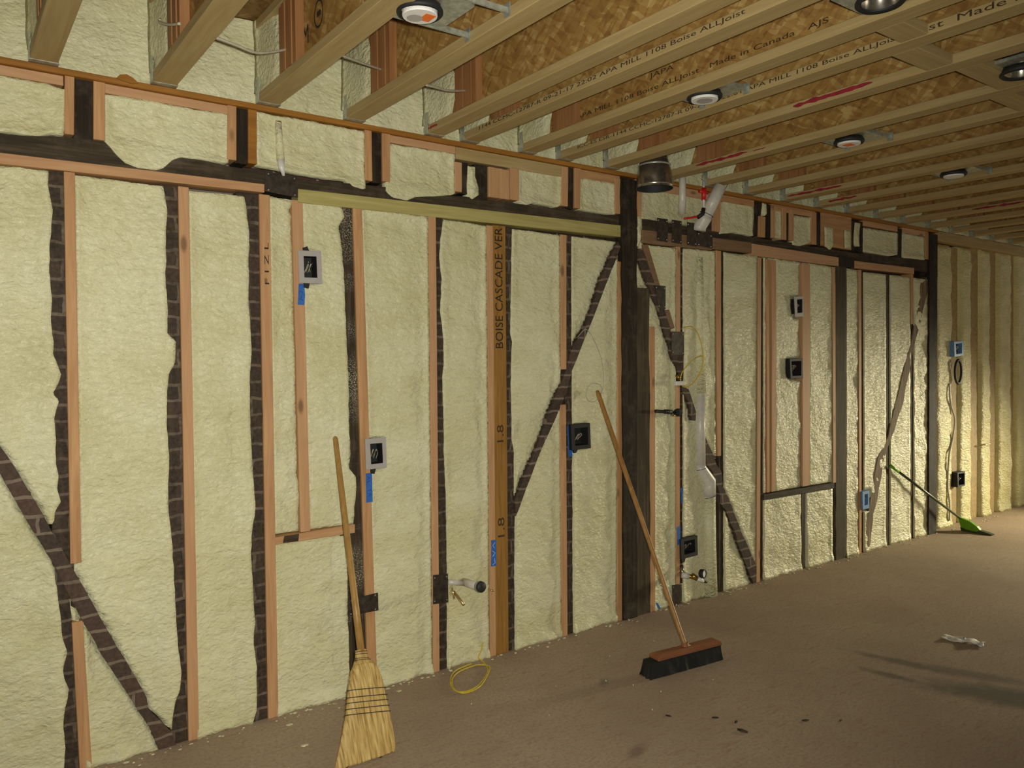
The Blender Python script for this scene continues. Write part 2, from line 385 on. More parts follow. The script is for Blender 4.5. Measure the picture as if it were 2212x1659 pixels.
# ------------------------------------------------------------------ spray foam between the framing
def interp(poly, z, key=1):
    """value of the other coordinate along a polyline sorted by key"""
    if z <= poly[0][key]: return poly[0][1-key]
    for a, b in zip(poly, poly[1:]):
        if z <= b[key]:
            t = (z-a[key])/max(1e-6, b[key]-a[key]); return a[1-key] + (b[1-key]-a[1-key])*t
    return poly[-1][1-key]
def inside(p, poly):
    x, z = p; c = False; j = len(poly)-1
    for i in range(len(poly)):
        (xi, zi), (xj, zj) = poly[i], poly[j]
        if (zi > z) != (zj > z) and x < (xj-xi)*(z-zi)/(zj-zi)+xi: c = not c
        j = i
    return c
def sstep(x): x = max(0, min(1, x)); return x*x*(3-2*x)
FOAMG = 'spray foam bays of the long wall'
OLDP = []
def foam(label, L, R, T, Bt=None, cuts=(), yc=0.016, ye=0.005, res=0.013, mat='foam', Y=0.0, amp=1.0, edge=0.0035, group=FOAMG, skirt=0.05):
    Lz = sorted([wx(x, y, Y) for x, y in L], key=lambda p: p[1]); Rz = sorted([wx(x, y, Y) for x, y in R], key=lambda p: p[1])
    Tx = sorted([wx(x, y, Y) for x, y in T]); Bx = sorted([wx(x, y, Y) for x, y in Bt]) if Bt else None
    cz = [[wx(x, y, Y) for x, y in c] for c in cuts]
    zt = max(p[1] for p in Tx); zb = min(p[1] for p in Bx) if Bx else 0.0
    op = [[wx(x, y) for x, y in q] for q in OLDP] if Y == 0 else []
    wd = max(abs(interp(Rz, z) - interp(Lz, z)) for z in (zt, (zt+zb)/2, zb))
    nu = max(6, int(wd/res)); nv = max(6, int((zt-zb)/res))
    bm = B(); G = []
    sd = len(bpy.data.meshes)*1.37
    for j in range(nv+1):
        row = []
        for i in range(nu+1):
            u, v = i/nu, j/nv; z = zt + (zb-zt)*v
            for _ in range(3):
                x = interp(Lz, z)*(1-u) + interp(Rz, z)*u
                a = interp(Tx, x, 0); b = interp(Bx, x, 0) if Bx else 0.0
                z = a + (b-a)*v
            xl, xr = interp(Lz, z), interp(Rz, z)
            du = min(x-xl, xr-x, a-z if True else 9, (z-b) if Bx else 9)
            nn = Vector((x*1.0, z, sd))
            if i in (0, nu) or j in (0, nv):
                x2 = x + edge*noise.noise(nn*22); z2 = z + edge*noise.noise(nn*22+Vector((5, 5, 5))) if not (j == nv and not Bx) else z
            else: x2, z2 = x, z
            k = sstep(du/0.035)
            y = ye + (yc-ye)*k
            y += k*amp*(0.009*noise.noise(nn*5.5) + 0.006*noise.noise(nn*14+Vector((3, 1, 0))) + 0.0035*noise.noise(nn*31)) + (1-k)*0.003*noise.noise(nn*18)
            if not Bx: y -= 0.016*sstep(1-z/0.07)*(0.6+noise.noise(nn*12))
            if any(inside((x, z), q) for q in op): y = min(y, 0.0065)
            elif any(inside((x+e, z+f), q) for q in op for e, f in ((0.02, 0), (-0.02, 0), (0, 0.02), (0, -0.02))): y = min(y, 0.011)
            for c in cz:
                if inside((x, z), c): y = max(y, 0.075)
            row.append(bm.verts.new((x2, Y+y, z2)))
        G.append(row)
    for j in range(nv):
        for i in range(nu): bm.faces.new((G[j][i], G[j][i+1], G[j+1][i+1], G[j+1][i]))
    ring = G[0] + [r[-1] for r in G[1:]] + G[-1][-2::-1] + [r[0] for r in G[-2:0:-1]]
    back = [bm.verts.new((p.co.x, p.co.y+skirt, p.co.z)) for p in ring]
    n = len(ring)
    for i in range(n): bm.faces.new((ring[i], ring[(i+1) % n], back[(i+1) % n], back[i]))
    o = obj('spray_foam', bm, mat, smooth=True)
    return tag(o, label, 'insulation', group)

OLDP += [[(90, 340), (138, 366), (163, 1690), (118, 1690)], [(338, 385), (385, 400), (405, 1640), (362, 1640)], [(510, 400), (560, 416), (580, 1590), (535, 1590)],
         [(720, 430), (763, 440), (800, 1520), (742, 1520)], [(940, 460), (966, 470), (972, 1480), (947, 1480)], [(1092, 480), (1114, 491), (1119, 1430), (1098, 1430)],
         [(1224, 500), (1241, 508), (1243, 1390), (1226, 1390)], [(1556, 540), (1568, 543), (1568, 1290), (1554, 1290)],
         [(-60, 275), (160, 291), (370, 330), (640, 378), (820, 396), (1340, 460), (1340, 500), (1000, 468), (640, 424), (570, 408), (270, 368), (-60, 332)],
         [(1387, 464), (1540, 480), (1731, 522), (2006, 556), (2006, 588), (1811, 562), (1612, 530), (1387, 499)]]
BR1 = [(-30, 921), (35, 1014), (104, 1133), (152, 1220), (190, 1285), (239, 1372), (287, 1453), (317, 1507), (321, 1533), (372, 1583), (384, 1618), (346, 1624), (325, 1575), (271, 1491), (217, 1410), (155, 1297), (117, 1219), (68, 1142), (0, 1022), (-30, 972)]
BR2 = [(1335, 522), (1341, 534), (1314, 603), (1276, 701), (1255, 753), (1236, 800), (1223, 849), (1206, 890), (1162, 990), (1115, 1115), (1112, 1078), (1154, 979), (1190, 881), (1219, 811), (1240, 742), (1263, 712), (1301, 595)]
BR3 = [(1374, 541), (1387, 536), (1415, 614), (1436, 668), (1450, 718), (1476, 722), (1477, 770), (1476, 835), (1488, 841), (1504, 890), (1503, 909), (1495, 908), (1488, 868), (1474, 845), (1463, 795), (1450, 766), (1449, 747), (1436, 723), (1423, 668), (1396, 606), (1385, 579)]
BR3B = [(1525, 946), (1540, 978), (1558, 1017), (1566, 1058), (1577, 1085), (1610, 1165), (1642, 1247), (1652, 1258), (1628, 1262), (1604, 1199), (1569, 1103), (1556, 1085), (1545, 1033), (1528, 1003)]
BR4 = [(2003, 598), (2005, 630), (1997, 662), (1990, 693), (1978, 739), (1964, 810), (1949, 881), (1926, 949), (1911, 990), (1898, 1071), (1887, 1112), (1880, 1180), (1871, 1184), (1874, 1112), (1884, 1071), (1897, 990), (1917, 949), (1934, 881), (1953, 800), (1969, 739), (1979, 693), (1987, 650), (1992, 612)]
S3B = [(632, 432), (654, 432), (670, 1148), (651, 1152)]
BLK = [(594, 1161), (767, 1132), (767, 1150), (594, 1176)]
BOX1 = [(646, 542), (694, 545), (696, 611), (650, 608)]
BOX2 = [(791, 948), (834, 944), (836, 1010), (792, 1014)]
BOX3 = [(1237, 918), (1275, 914), (1276, 968), (1238, 972)]
BOX4 = [(1472, 1165), (1507, 1157), (1508, 1198), (1473, 1208)]

E1 = [(103, 350), (105, 400), (115, 454), (109, 522), (107, 590), (112, 644), (110, 698), (117, 739), (114, 766), (133, 807), (127, 828), (114, 849), (129, 865), (117, 906), (121, 952), (121, 1003), (127, 1030), (125, 1055), (131, 1085), (118, 1106), (117, 1128), (106, 1140), (108, 1180), (119, 1218), (119, 1250), (127, 1304), (133, 1358), (144, 1410), (138, 1448), (140, 1469), (149, 1491), (141, 1529), (136, 1575), (142, 1616), (138, 1662), (136, 1760)]
E2 = [(352, 390), (354, 410), (362, 454), (358, 536), (359, 617), (363, 671), (363, 720), (380, 739), (380, 785), (366, 807), (362, 845), (361, 908), (366, 990), (363, 1044), (366, 1112), (372, 1166), (376, 1222), (380, 1317), (385, 1399), (393, 1453), (390, 1494), (377, 1526), (372, 1562), (374, 1625)]
E3 = [(524, 405), (527, 418), (534, 454), (540, 508), (538, 563), (538, 644), (542, 698), (544, 766), (540, 827), (542, 908), (545, 990), (549, 1044), (553, 1098), (545, 1152), (543, 1207), (545, 1236), (551, 1345), (549, 1399), (556, 1440), (556, 1534), (545, 1562), (545, 1580)]
E4 = [(737, 440), (745, 468), (732, 490), (740, 536), (745, 617), (748, 698), (753, 807), (756, 936), (759, 976), (755, 1012), (770, 1030), (771, 1058), (767, 1098), (764, 1134), (752, 1180), (751, 1236), (753, 1345), (756, 1440), (757, 1500)]
E5 = [(961, 470), (954, 517), (951, 557), (957, 603), (954, 671), (960, 725), (962, 780), (958, 814), (961, 908), (962, 990), (966, 1071), (968, 1234), (968, 1450)]
E6 = [(1109, 487), (1105, 720), (1109, 739), (1106, 827), (1109, 952), (1113, 974), (1113, 1066), (1115, 1117), (1114, 1250), (1115, 1412)]

foam('cream spray foam left of the first stud, above and below the long diagonal brace', [(-60, 350), (-60, 1800)], E1, [(-60, 352), (110, 368)], None, [BR1])
foam('cream spray foam between the broken first stud and the second stud', [(162, 368), (176, 1214), (152, 1221), (152, 1290), (155, 1341), (180, 1346), (189, 1720)], E2, [(162, 378), (356, 402)], None, [BR1])
foam('cream spray foam between the second and third studs, plain bay without boxes', [(408, 400), (416, 1000), (428, 1610)], E3, [(408, 411), (528, 423)], None)
foam('cream spray foam around the short stud that carries the upper grey electrical box', [(583, 415), (592, 1000), (601, 1560)], E4, [(583, 424), (640, 433), (742, 446)], None, [S3B, BLK, BOX1])
foam('cream spray foam behind the lower grey electrical box', [(782, 440), (801, 1000), (815, 1490)], [(926, 460), (931, 1000), (935, 1458)], [(782, 450), (926, 468)], None, [BOX2])
foam('cream spray foam with the capped drain stub sticking out of it', E5, [(1052, 480), (1056, 1000), (1058, 1415)], [(961, 474), (1052, 487)], None)
foam('cream spray foam right of the lettered post, crossed by the lower half of a brace', E6, [(1211, 500), (1212, 1000), (1215, 1380)], [(1109, 494), (1211, 508)], None, [BR2])
foam('cream spray foam behind the top of the push broom handle', [(1237, 500), (1239, 1000), (1241, 1378)], [(1334, 500), (1336, 560), (1335, 1000), (1333, 1345)], [(1237, 510), (1336, 523)], None, [BR2, BOX3])
foam('cream spray foam just right of the thick dark post', [(1374, 470), (1371, 560), (1371, 617), (1401, 622), (1402, 700), (1415, 706), (1415, 1330)], [(1462, 520), (1461, 830), (1461, 1310)], [(1374, 490), (1390, 528), (1462, 536)], None, [BR3], res=0.014)
foam('cream spray foam around the vertical plastic drain pipe', [(1478, 520), (1478, 1290)], [(1547, 530), (1547, 1285)], [(1478, 536), (1547, 543)], None, [BR3, BR3B, BOX4], res=0.014)
foam('cream spray foam crossed by the foot of the third diagonal brace', [(1566, 530), (1566, 1280)], [(1638, 540), (1634, 1260)], [(1566, 545), (1638, 554)], None, [BR3B], 0.012, res=0.018, mat='foam_h')
foam('cream spray foam behind the two small boxes stacked one above the other', [(1652, 550), (1651, 1250)], [(1799, 570), (1800, 1225)], [(1652, 556), (1799, 576)], None, [[(1656, 558), (1677, 560), (1677, 1062), (1656, 1066)], [(1733, 568), (1751, 570), (1750, 1050), (1734, 1053)], [(1650, 1068), (1803, 1043), (1803, 1054), (1650, 1081)], [(1735, 1062), (1744, 1060), (1744, 1234), (1736, 1236)], [(1712, 638), (1738, 637), (1738, 687), (1714, 688)], [(1703, 772), (1737, 771), (1738, 820), (1705, 821)]], 0.012, res=0.018)
foam('narrow strip of spray foam right of the brown old post', [(1829, 575), (1829, 1215)], [(1855, 580), (1855, 1210)], [(1829, 579), (1855, 584)], None, (), 0.012, res=0.02)
foam('cream spray foam beside the small blue box near the floor', [(1868, 580), (1868, 1205)], [(1915, 590), (1915, 1195)], [(1868, 587), (1915, 593)], None, [[(1860, 1060), (1881, 1057), (1881, 1100), (1861, 1103)]], 0.010, res=0.02, mat='foam_h')
foam('cream spray foam crossed by the far brace, behind the tip of the green broom', [(1925, 590), (1925, 1190)], [(1968, 590), (1968, 1175)], [(1925, 594), (1968, 599)], None, (), 0.010, res=0.02, mat='foam_h')
foam('lumpy spray foam against the far corner post', [(1976, 590), (1976, 1175)], [(2006, 590), (2005, 1160)], [(1976, 600), (2006, 604)], None, (), 0.008, res=0.02, amp=2.0)
# wall section beyond the corner post, set back a little
YE = 0.075
EG = 'spray foam bays beyond the corner post'
for l, r, yt, lab in ((2019, 2055, 536, 'yellow-lit spray foam bay touching the far corner post'), (2070, 2097, 541, 'yellow-lit spray foam bay behind the black cable coil'),
                  (2114, 2138, 546, 'yellow-lit spray foam bay with a small nail sticking out'), (2152, 2183, 551, 'yellow-lit spray foam bay last but one before the edge of the photo'), (2191, 2290, 556, 'yellow-lit spray foam bay cut by the right edge of the photo')):
    foam(lab, [(l, 400), (l, 1400)], [(r, 400), (r, 1400)], [(l, yt-10), (r, yt-6)], None, (), -0.02, 0.02, 0.022, 'foam_lit_yellow', YE, 1.2, 0.01, EG, 0.04)

UG = 'short spray foam bays under the ceiling'
foam('short foam bay under the ceiling at the left edge, above the old beam', [(-60, 140), (-60, 300)], [(140, 150), (148, 200), (140, 240), (137, 300)], [(-60, 150), (100, 180), (130, 190)], [(-60, 274), (0, 281), (50, 288), (85, 293), (110, 285), (150, 290)], res=0.011, group=UG)
foam('short foam bay whose rounded lobe droops over the old beam', [(227, 170), (227, 400)], [(494, 220), (494, 400)], [(227, 203), (320, 216), (420, 235), (495, 247)], [(226, 303), (240, 318), (255, 335), (272, 351), (300, 362), (335, 367), (356, 362), (375, 344), (392, 338), (440, 344), (488, 350)], res=0.009, group=UG)
foam('short foam bay with a white plastic pipe end hanging from it', [(555, 225), (556, 360)], [(788, 275), (790, 405)], [(555, 241), (640, 256), (788, 283)], [(555, 355), (610, 366), (700, 383), (750, 388), (765, 402), (788, 408), (800, 400)], res=0.01, group=UG)
foam('short foam bay that sags in a wide lip over the old beam', [(836, 290), (836, 440)], [(984, 310), (984, 440)], [(842, 310), (985, 332)], [(830, 402), (838, 414), (850, 425), (880, 432), (900, 424), (935, 424), (978, 420), (986, 415)], res=0.01, group=UG)
foam('short foam bay right of the three orange cripple studs', [(1122, 330), (1121, 445)], [(1217, 345), (1215, 435), (1212, 452)], [(1122, 358), (1217, 372)], [(1121, 434), (1140, 443), (1155, 436), (1205, 447), (1217, 440)], res=0.011, group=UG)
foam('short foam bay left of the top of the thick dark post', [(1254, 350), (1254, 460)], [(1330, 370), (1330, 470)], [(1254, 384), (1330, 396)], [(1254, 451), (1290, 458), (1330, 463)], res=0.011, group=UG)
foam('short foam bay behind the round duct and the white pipes', [(1387, 385), (1384, 480)], [(1527, 400), (1527, 530)], [(1387, 398), (1455, 408), (1527, 420)], [(1384, 471), (1417, 475), (1450, 478), (1485, 485), (1527, 492)], res=0.014, group=UG)
foam('short foam bay right of the slanting white pipe', [(1558, 420), (1556, 510)], [(1630, 430), (1628, 520)], [(1558, 436), (1585, 432), (1630, 445)], [(1556, 505), (1590, 502), (1628, 510)], res=0.015, group=UG)
foam('tiny foam bay between two dark cripple studs past the slanting pipe', [(1674, 445), (1674, 520)], [(1690, 448), (1690, 525)], [(1674, 452), (1690, 456)], [(1674, 512), (1690, 515)], res=0.015, group=UG)
foam('short foam bay left of the pinkish plywood patch', [(1714, 450), (1714, 530)], [(1755, 460), (1755, 540)], [(1714, 465), (1755, 470)], [(1714, 528), (1730, 532), (1755, 522)], res=0.016, group=UG)
foam('small foam patch on the left of the pinkish plywood', [(1781, 485), (1781, 545)], [(1799, 488), (1799, 548)], [(1781, 490), (1799, 493)], [(1781, 532), (1792, 540), (1799, 530)], yc=-0.012, ye=-0.006, res=0.014, group=UG, skirt=0.006)
foam('small foam patch on the right of the pinkish plywood', [(1824, 490), (1824, 545)], [(1836, 495), (1837, 545)], [(1824, 497), (1837, 499)], [(1824, 536), (1837, 537)], yc=-0.012, ye=-0.006, res=0.014, group=UG, skirt=0.006)
foam('wide short foam bay near the far corner post', [(1868, 480), (1867, 560)], [(1941, 490), (1940, 570)], [(1868, 492), (1941, 503)], [(1867, 543), (1925, 553), (1940, 550)], res=0.018, mat='foam_h', group=UG)
foam('last short foam bay before the far corner post', [(1953, 490), (1953, 570)], [(1999, 500), (1999, 575)], [(1953, 502), (1999, 512)], [(1953, 557), (1999, 561)], res=0.018, mat='foam_h', group=UG)
foam('lump of foam squeezed between two dark cripple studs left of the three orange ones', [(1013, 350), (1012, 400), (1012, 430), (1020, 440)], [(1029, 350), (1028, 380), (1036, 405), (1036, 422), (1024, 440)], [(1013, 357), (1030, 360)], [(1011, 420), (1022, 430), (1037, 420)], yc=-0.004, ye=0.008, res=0.007, group=UG)
foam('ragged foam left in the slot beside the top of the thick dark post', [(1380, 462), (1367, 492), (1372, 510), (1367, 530), (1374, 548), (1378, 560)], [(1384, 462), (1388, 475), (1388, 510), (1380, 535), (1376, 560)], [(1375, 464), (1388, 468)], [(1366, 542), (1374, 548), (1382, 530)], yc=-0.012, ye=0.004, res=0.009, group=UG, amp=1.8)
foam('thin drip of foam between the pair of dark cripple studs past the slanting pipe', [(1650, 435), (1650, 470)], [(1657, 437), (1658, 470)], [(1650, 438), (1657, 440)], [(1650, 460), (1654, 466), (1659, 460)], yc=-0.004, ye=0.004, res=0.012, group=UG)
foam('ragged foam strip between the two dark cripple studs right of the plywood patch', [(1850, 478), (1847, 520), (1848, 535)], [(1860, 478), (1857, 510), (1858, 535)], [(1850, 480), (1860, 482)], [(1848, 530), (1857, 532)], yc=-0.004, ye=0.004, res=0.014, group=UG)

# ------------------------------------------------------------------ framing of the long wall
def vst(name, label, cat, mat, t, b, y0=0.0, y1=0.089, group='new studs of the long wall', bev=0.002, wob=0):
    (xlt, xrt, yt), (xlb, xrb, yb) = t, b
    zt = wx((xlt+xrt)/2, yt)[1]
    ybp = yb if yb else {0: 1690}.get(0)
    if yb is None:                       # runs down to the floor
        zb = 0.0
        xb0, xb1 = wx(xlb, 1300)[0], wx(xrb, 1300)[0]
    else:
        zb = wx((xlb+xrb)/2, yb)[1]; xb0, xb1 = wx(xlb, yb)[0], wx(xrb, yb)[0]
    pts = [(wx(xlt, yt)[0], zt), (wx(xrt, yt)[0], zt), (xb1, zb), (xb0, zb)]
    bm = B()
    if wob:
        out = []
        for i, p in enumerate(pts):
            q = pts[(i+1) % 4]; n = max(1, int(math.dist(p, q)/0.05))
            for j in range(n):
                x = p[0]+(q[0]-p[0])*j/n; z = p[1]+(q[1]-p[1])*j/n
                out.append((x + (wob*noise.noise(Vector((x*3, z*7, 1)))*2 if j else 0), z))
        pts = out
    prism(bm, pts, y0, y1)
    return tag(obj(name, bm, mat, bev=0 if wob else bev), label, cat, group)
OG = 'old dark studs of the long wall'; ST = 'stud'
YO = 0.014
# new lumber studs
vst('wall_stud', 'upper length of the broken first orange stud, ending above the long diagonal brace', ST, 'stud_z', (138, 162, 371), (152, 176, 1217))
vst('wall_stud', 'lower length of the broken first orange stud, below the long diagonal brace', ST, 'stud_z', (155, 179, 1343), (163, 190, None))
vst('wall_stud', 'second full-height orange stud from the left, right of the long brace foot', ST, 'stud_z', (385, 408, 403), (401, 424, None))
vst('wall_stud', 'third full-height orange stud, with black pencil letters on it', ST, 'stud_z', (560, 583, 420), (575, 597, None))
vst('wall_stud', 'short orange stud behind the upper grey electrical box, standing on a block', ST, 'stud_z', (631, 654, 432), (650, 671, 1149), 0.002, 0.06)
vst('wall_stud', 'orange stud that carries the lower grey electrical box', ST, 'stud_z', (762, 782, 446), (793, 813, None))
vst('wall_stud', 'narrow orange stud with a dark steel nail plate near the floor', ST, 'stud_z', (926, 942, 467), (934, 948, None))
vst('wall_stud', 'thin pink stud fixed to the left of the lettered orange post', ST, 'stud_z', (1052, 1065, 487), (1058, 1071, None))
vst('wall_stud', 'upper length of the pink stud cut for the brace behind the black box', ST, 'stud_z', (1211, 1224, 507), (1212, 1224, 798))
vst('wall_stud', 'lower length of the pink stud cut for the brace behind the black box', ST, 'stud_z', (1210, 1223, 874), (1214, 1226, None))
vst('wall_stud', 'pink stud tight against the thick dark post', ST, 'stud_z', (1335, 1344, 565), (1333, 1344, None))
vst('wall_stud', 'pink stud along the right of the thick dark post', ST, 'stud_z', (1402, 1415, 706), (1404, 1416, None))
vst('wall_stud', 'upper pink stud above the yellow cable loop', ST, 'stud_z', (1462, 1470, 530), (1462, 1470, 717))
vst('wall_stud', 'lower pink stud under the white cable clip, carrying the low black box', ST, 'stud_z', (1460, 1469, 830), (1461, 1469, 1262))
vst('wall_stud', 'pink stud right of the vertical drain pipe', ST, 'stud_z', (1547, 1558, 541), (1550, 1558, 985))
vst('wall_stud', 'pink stud at the foot of the third brace', ST, 'stud_z', (1638, 1645, 556), (1634, 1642, None))
vst('wall_stud', 'left one of the pair of thin pink strips beside the small boxes', ST, 'stud_z', (1657, 1663, 560), (1658, 1664, 1064), 0.004, 0.06)
vst('wall_stud', 'right one of the pair of thin pink strips beside the small boxes', ST, 'stud_z', (1668, 1677, 562), (1667, 1675, 1062), 0.0, 0.06)
vst('wall_stud', 'pink stud that carries the two small stacked boxes', ST, 'stud_z', (1734, 1750, 570), (1734, 1749, 1050), 0.0, 0.06)
vst('wall_stud', 'pink stud along the left of the brown old post', ST, 'stud_z', (1799, 1805, 577), (1800, 1806, 1043))
vst('wall_stud', 'pink stud above the small blue box near the floor', ST, 'stud_z', (1855, 1861, 583), (1856, 1861, None))
vst('wall_stud', 'pink stud just left of the lumpy foam by the corner post', ST, 'stud_z', (1968, 1973, 592), (1968, 1972, 700))
# lettered laminated post
lvl = vst('laminated_post', 'orange laminated post lettered with black capitals, right of the drain stub', 'post', 'lvl', (1065, 1092, 487), (1071, 1098, None), 0.0, 0.12, None)
# old timbers with brick marks
vst('old_stud', 'old dark stud with brick marks beside the broken first orange stud', ST, 'old_brick', (92, 138, 366), (118, 163, None), YO, 0.12, OG)
vst('old_stud', 'old dark stud with brick marks beside the second orange stud', ST, 'old_brick', (340, 385, 400), (362, 402, None), YO, 0.12, OG)
vst('old_stud', 'old dark stud with brick marks beside the pencilled third stud', ST, 'old_brick', (512, 560, 416), (535, 576, None), YO, 0.12, OG)
vst('old_stud', 'old dark stud speckled with white overspray left of the lower grey box', ST, 'speckled', (722, 763, 440), (742, 794, None), YO, 0.12, OG)
vst('old_stud', 'old dark stud with brick marks right of the stud with the low nail plate', ST, 'old_brick', (942, 966, 470), (947, 972, None), YO, 0.12, OG)
vst('old_stud', 'old stud with brick marks along the right of the lettered post', ST, 'old_brick', (1092, 1114, 491), (1098, 1119, None), YO, 0.12, OG)
vst('old_stud', 'old stud with brick marks beside the cut pink stud and the black box', ST, 'old_brick', (1224, 1241, 508), (1226, 1243, None), YO, 0.12, OG)
vst('old_stud', 'old stud with brick marks behind the yellow cable loop', ST, 'old_brick', (1470, 1479, 531), (1469, 1479, 1262), YO, 0.12, OG)
vst('old_stud', 'old dark stud right of the drain pipe, down to the floor', ST, 'old_z', (1558, 1568, 543), (1556, 1568, None), YO, 0.12, OG)
vst('old_stud', 'old dark stud at the foot of the third brace', ST, 'old_z', (1645, 1653, 557), (1642, 1652, None), YO, 0.12, OG)
vst('old_stud', 'short dark stud below the dark sill, under the small boxes', ST, 'old_z', (1735, 1744, 1060), (1736, 1743, 1236), YO, 0.08, OG)
vst('old_stud', 'old dark stud above the small blue box near the floor', ST, 'old_z', (1861, 1868, 584), (1861, 1868, None), YO, 0.12, OG)
vst('old_stud', 'thin dark stud under the middle of the far orange plate', ST, 'old_z', (1916, 1925, 592), (1916, 1924, None), YO, 0.10, OG)
vst('old_stud', 'thin dark stud at the end of the far orange plate', ST, 'old_z', (1972, 1978, 596), (1970, 1977, None), YO, 0.10, OG)
# posts
vst('timber_post', 'thick dark old post reaching from floor to ceiling in the middle of the wall', 'post', 'post', (1340, 1373, 388), (1345, 1374, None), -0.012, 0.14, None, wob=0.004)
vst('timber_post', 'shorter brown old post fixed to the right of the thick dark post', 'post', 'post_brown', (1371, 1402, 622), (1374, 1405, None), 0.0, 0.14, None, wob=0.003)
vst('timber_post', 'brown old post near the far end, right of the small stacked boxes', 'post', 'post_brown', (1805, 1829, 570), (1806, 1829, None), 0.0, 0.14, None, wob=0.004)
vst('timber_post', 'black old corner post near the green broom', 'post', 'post', (2006, 2023, 506), (2003, 2019, None), -0.01, 0.12, None, wob=0.004)
# studs beyond the corner post
for l, r, lab in ((2055, 2071, 'tan stud beyond the corner post, beside the blue box and black coil'), (2096, 2115, 'tan stud beyond the black wall box at the far end'), (2137, 2153, 'tan stud at the far end with a nail beside it'), (2182, 2192, 'tan stud closest to the right edge of the photo')):
    zt = wx(l, 534, YE)[1]; a, b = wx(l, 800, YE)[0], wx(r, 800, YE)[0]
    tag(obj('wall_stud', prism(B(), [(a, zt), (b, zt), (b, 0), (a, 0)], YE+0.012, YE+0.05), 'tan'), lab, ST, 'tan studs beyond the corner post')
p0, p1 = wx(2022, 515, YE), wx(2022, 531, YE); q0 = wx(2212, 556, YE)
tag(obj('top_plate', prism(B(), [(7.08, 2.667), (10.2, 2.667), (10.2, 2.565), (7.08, 2.585)], YE-0.06, YE+0.05), 'pale_x', bev=0.003), 'tan top plate beyond the corner post', 'plate')
# old braces
BG = 'old diagonal braces'
for pl, m, lab in ((BR1, 'brace', 'long dark diagonal brace with brick marks running down to the second stud'), (BR2, 'brace', 'dark diagonal brace rising from the lettered post to the thick dark post'),
                 (BR3, 'brace', 'dark diagonal brace descending right from the top of the thick dark post'), (BR3B, 'brace', 'lower dark brace crossing right of the drain pipe down to the floor'), (BR4, 'dusty', 'ragged foam-dusted brace near the far corner post')):
    tag(obj('diagonal_brace', prism(B(), wavy(pl, 0.009 if pl in (BR3B, BR4) else 0.0025, 0.03 if pl in (BR3B, BR4) else 0.05, len(pl)), 0.004 if pl is BR4 else 0.001, 0.05), m), lab, 'brace', BG)
tag(obj('furring_strip', wprism([(1388, 528), (1400, 528), (1426, 617), (1416, 617)], -0.001, 0.04), 'sand_x', bev=0.002), 'tan strip along the right of the brace beside the thick dark post', 'strip')
tag(obj('furring_strip', wprism([(1436, 671), (1446, 669), (1458, 708), (1450, 712)], 0.0, 0.04), 'sand_x', bev=0.002), 'short tan strip between the two steel plates on the brace', 'strip')
# blocks
b = obj('blocking', wprism([(594, 1161), (767, 1132), (767, 1151), (594, 1177)], 0.0, 0.06), 'stud_x', bev=0.002); tag(b, 'orange horizontal block under the short stud with the upper grey box', 'block')
obj('mastic_patch', wprism([(614, 1158), (646, 1153), (644, 1169), (611, 1173)], -0.0015, 0.001), 'old_x', b)
tag(obj('blocking', wprism([(1650, 1068), (1803, 1043), (1803, 1055), (1650, 1081)], 0.0, 0.06), 'old_x', bev=0.003), 'dark horizontal sill below the two small stacked boxes', 'block')

# top plate strip under the joists and the pink plate below it
PG = 'orange plates under the joist ends'
tag(obj('plate_strip', box(B(), (-0.6, -0.014, 2.640), (7.08, 0.05, 2.663)), 'plate_rust', bev=0.002), 'rust orange strip the joist ends sit on, along the whole wall', 'plate')
def pplate(x0, x1, y, h, lab, m='stud_x', y0=0.003):
    a, b = wx(x0, y)[0], wx(x1, y)[0]
    tag(obj('top_plate', box(B(), (a, y0, 2.640-h), (b, 0.08, 2.639)), m, bev=0.002), lab, 'plate', PG)
pplate(-60, 137, 160, 0.037, 'pink top plate left of the first upper dark stud')
pplate(227, 510, 200, 0.037, 'pink top plate between the first two upper dark studs')
pplate(842, 985, 300, 0.037, 'pink top plate above the sagging foam lip')
pplate(986, 1226, 330, 0.062, 'tan top plate above the three orange cripple studs', 'pale_x')
pplate(1255, 1340, 380, 0.05, 'dark red top plate left of the thick dark post')
pplate(1374, 1535, 400, 0.05, 'red-brown top plate behind the round duct')
pplate(1545, 1630, 430, 0.045, 'red-brown top plate right of the slanting pipe')
pplate(1669, 1762, 450, 0.045, 'red-brown top plate past the pair of dark cripple studs')
pplate(1867, 1940, 480, 0.045, 'red-brown top plate above the wide far foam bay')
pplate(1952, 2006, 500, 0.045, 'red-brown top plate next to the far corner post')
tag(obj('plywood_patch', wprism([(1776, 455), (1840, 466), (1840, 540), (1776, 530)], 0.004, 0.05), 'stud_x'), 'pinkish plywood patch under the joists, with two foam patches on it', 'panel')

# old beam (girt) and the plates under it
def beam(px, m, lab, y0=YO-0.002, y1=0.13, amp=0.005):
    return tag(obj('old_beam', prism(B(), wavy(px, amp, 0.06, px[0][0]), y0, y1), m), lab, 'beam', 'old horizontal beam')
beam([(-60, 280), (160, 296), (235, 305), (370, 335), (570, 370), (640, 384), (820, 402), (1340, 466), (1340, 500), (1000, 468), (640, 420), (570, 404), (270, 364), (-60, 328)], 'old_x', 'long dark old beam left of the thick dark post')
beam([(1387, 470), (1527, 500), (1540, 470), (1552, 500), (1630, 512), (1731, 528), (1807, 540), (2006, 562), (2006, 588), (1811, 560), (1731, 544), (1612, 528), (1387, 497)], 'old_x', 'dark old beam from the thick dark post to the corner post')
GG = 'new plates under the old beam'
def gpl(px, m, lab): return tag(obj('beam_plate', wprism(px, -0.004, 0.08), m, bev=0.002), lab, 'plate', GG)
gpl([(-60, 322), (0, 330), (571, 398), (571, 416), (0, 354), (-60, 347)], 'stud_x', 'orange plate under the old beam at the left end')
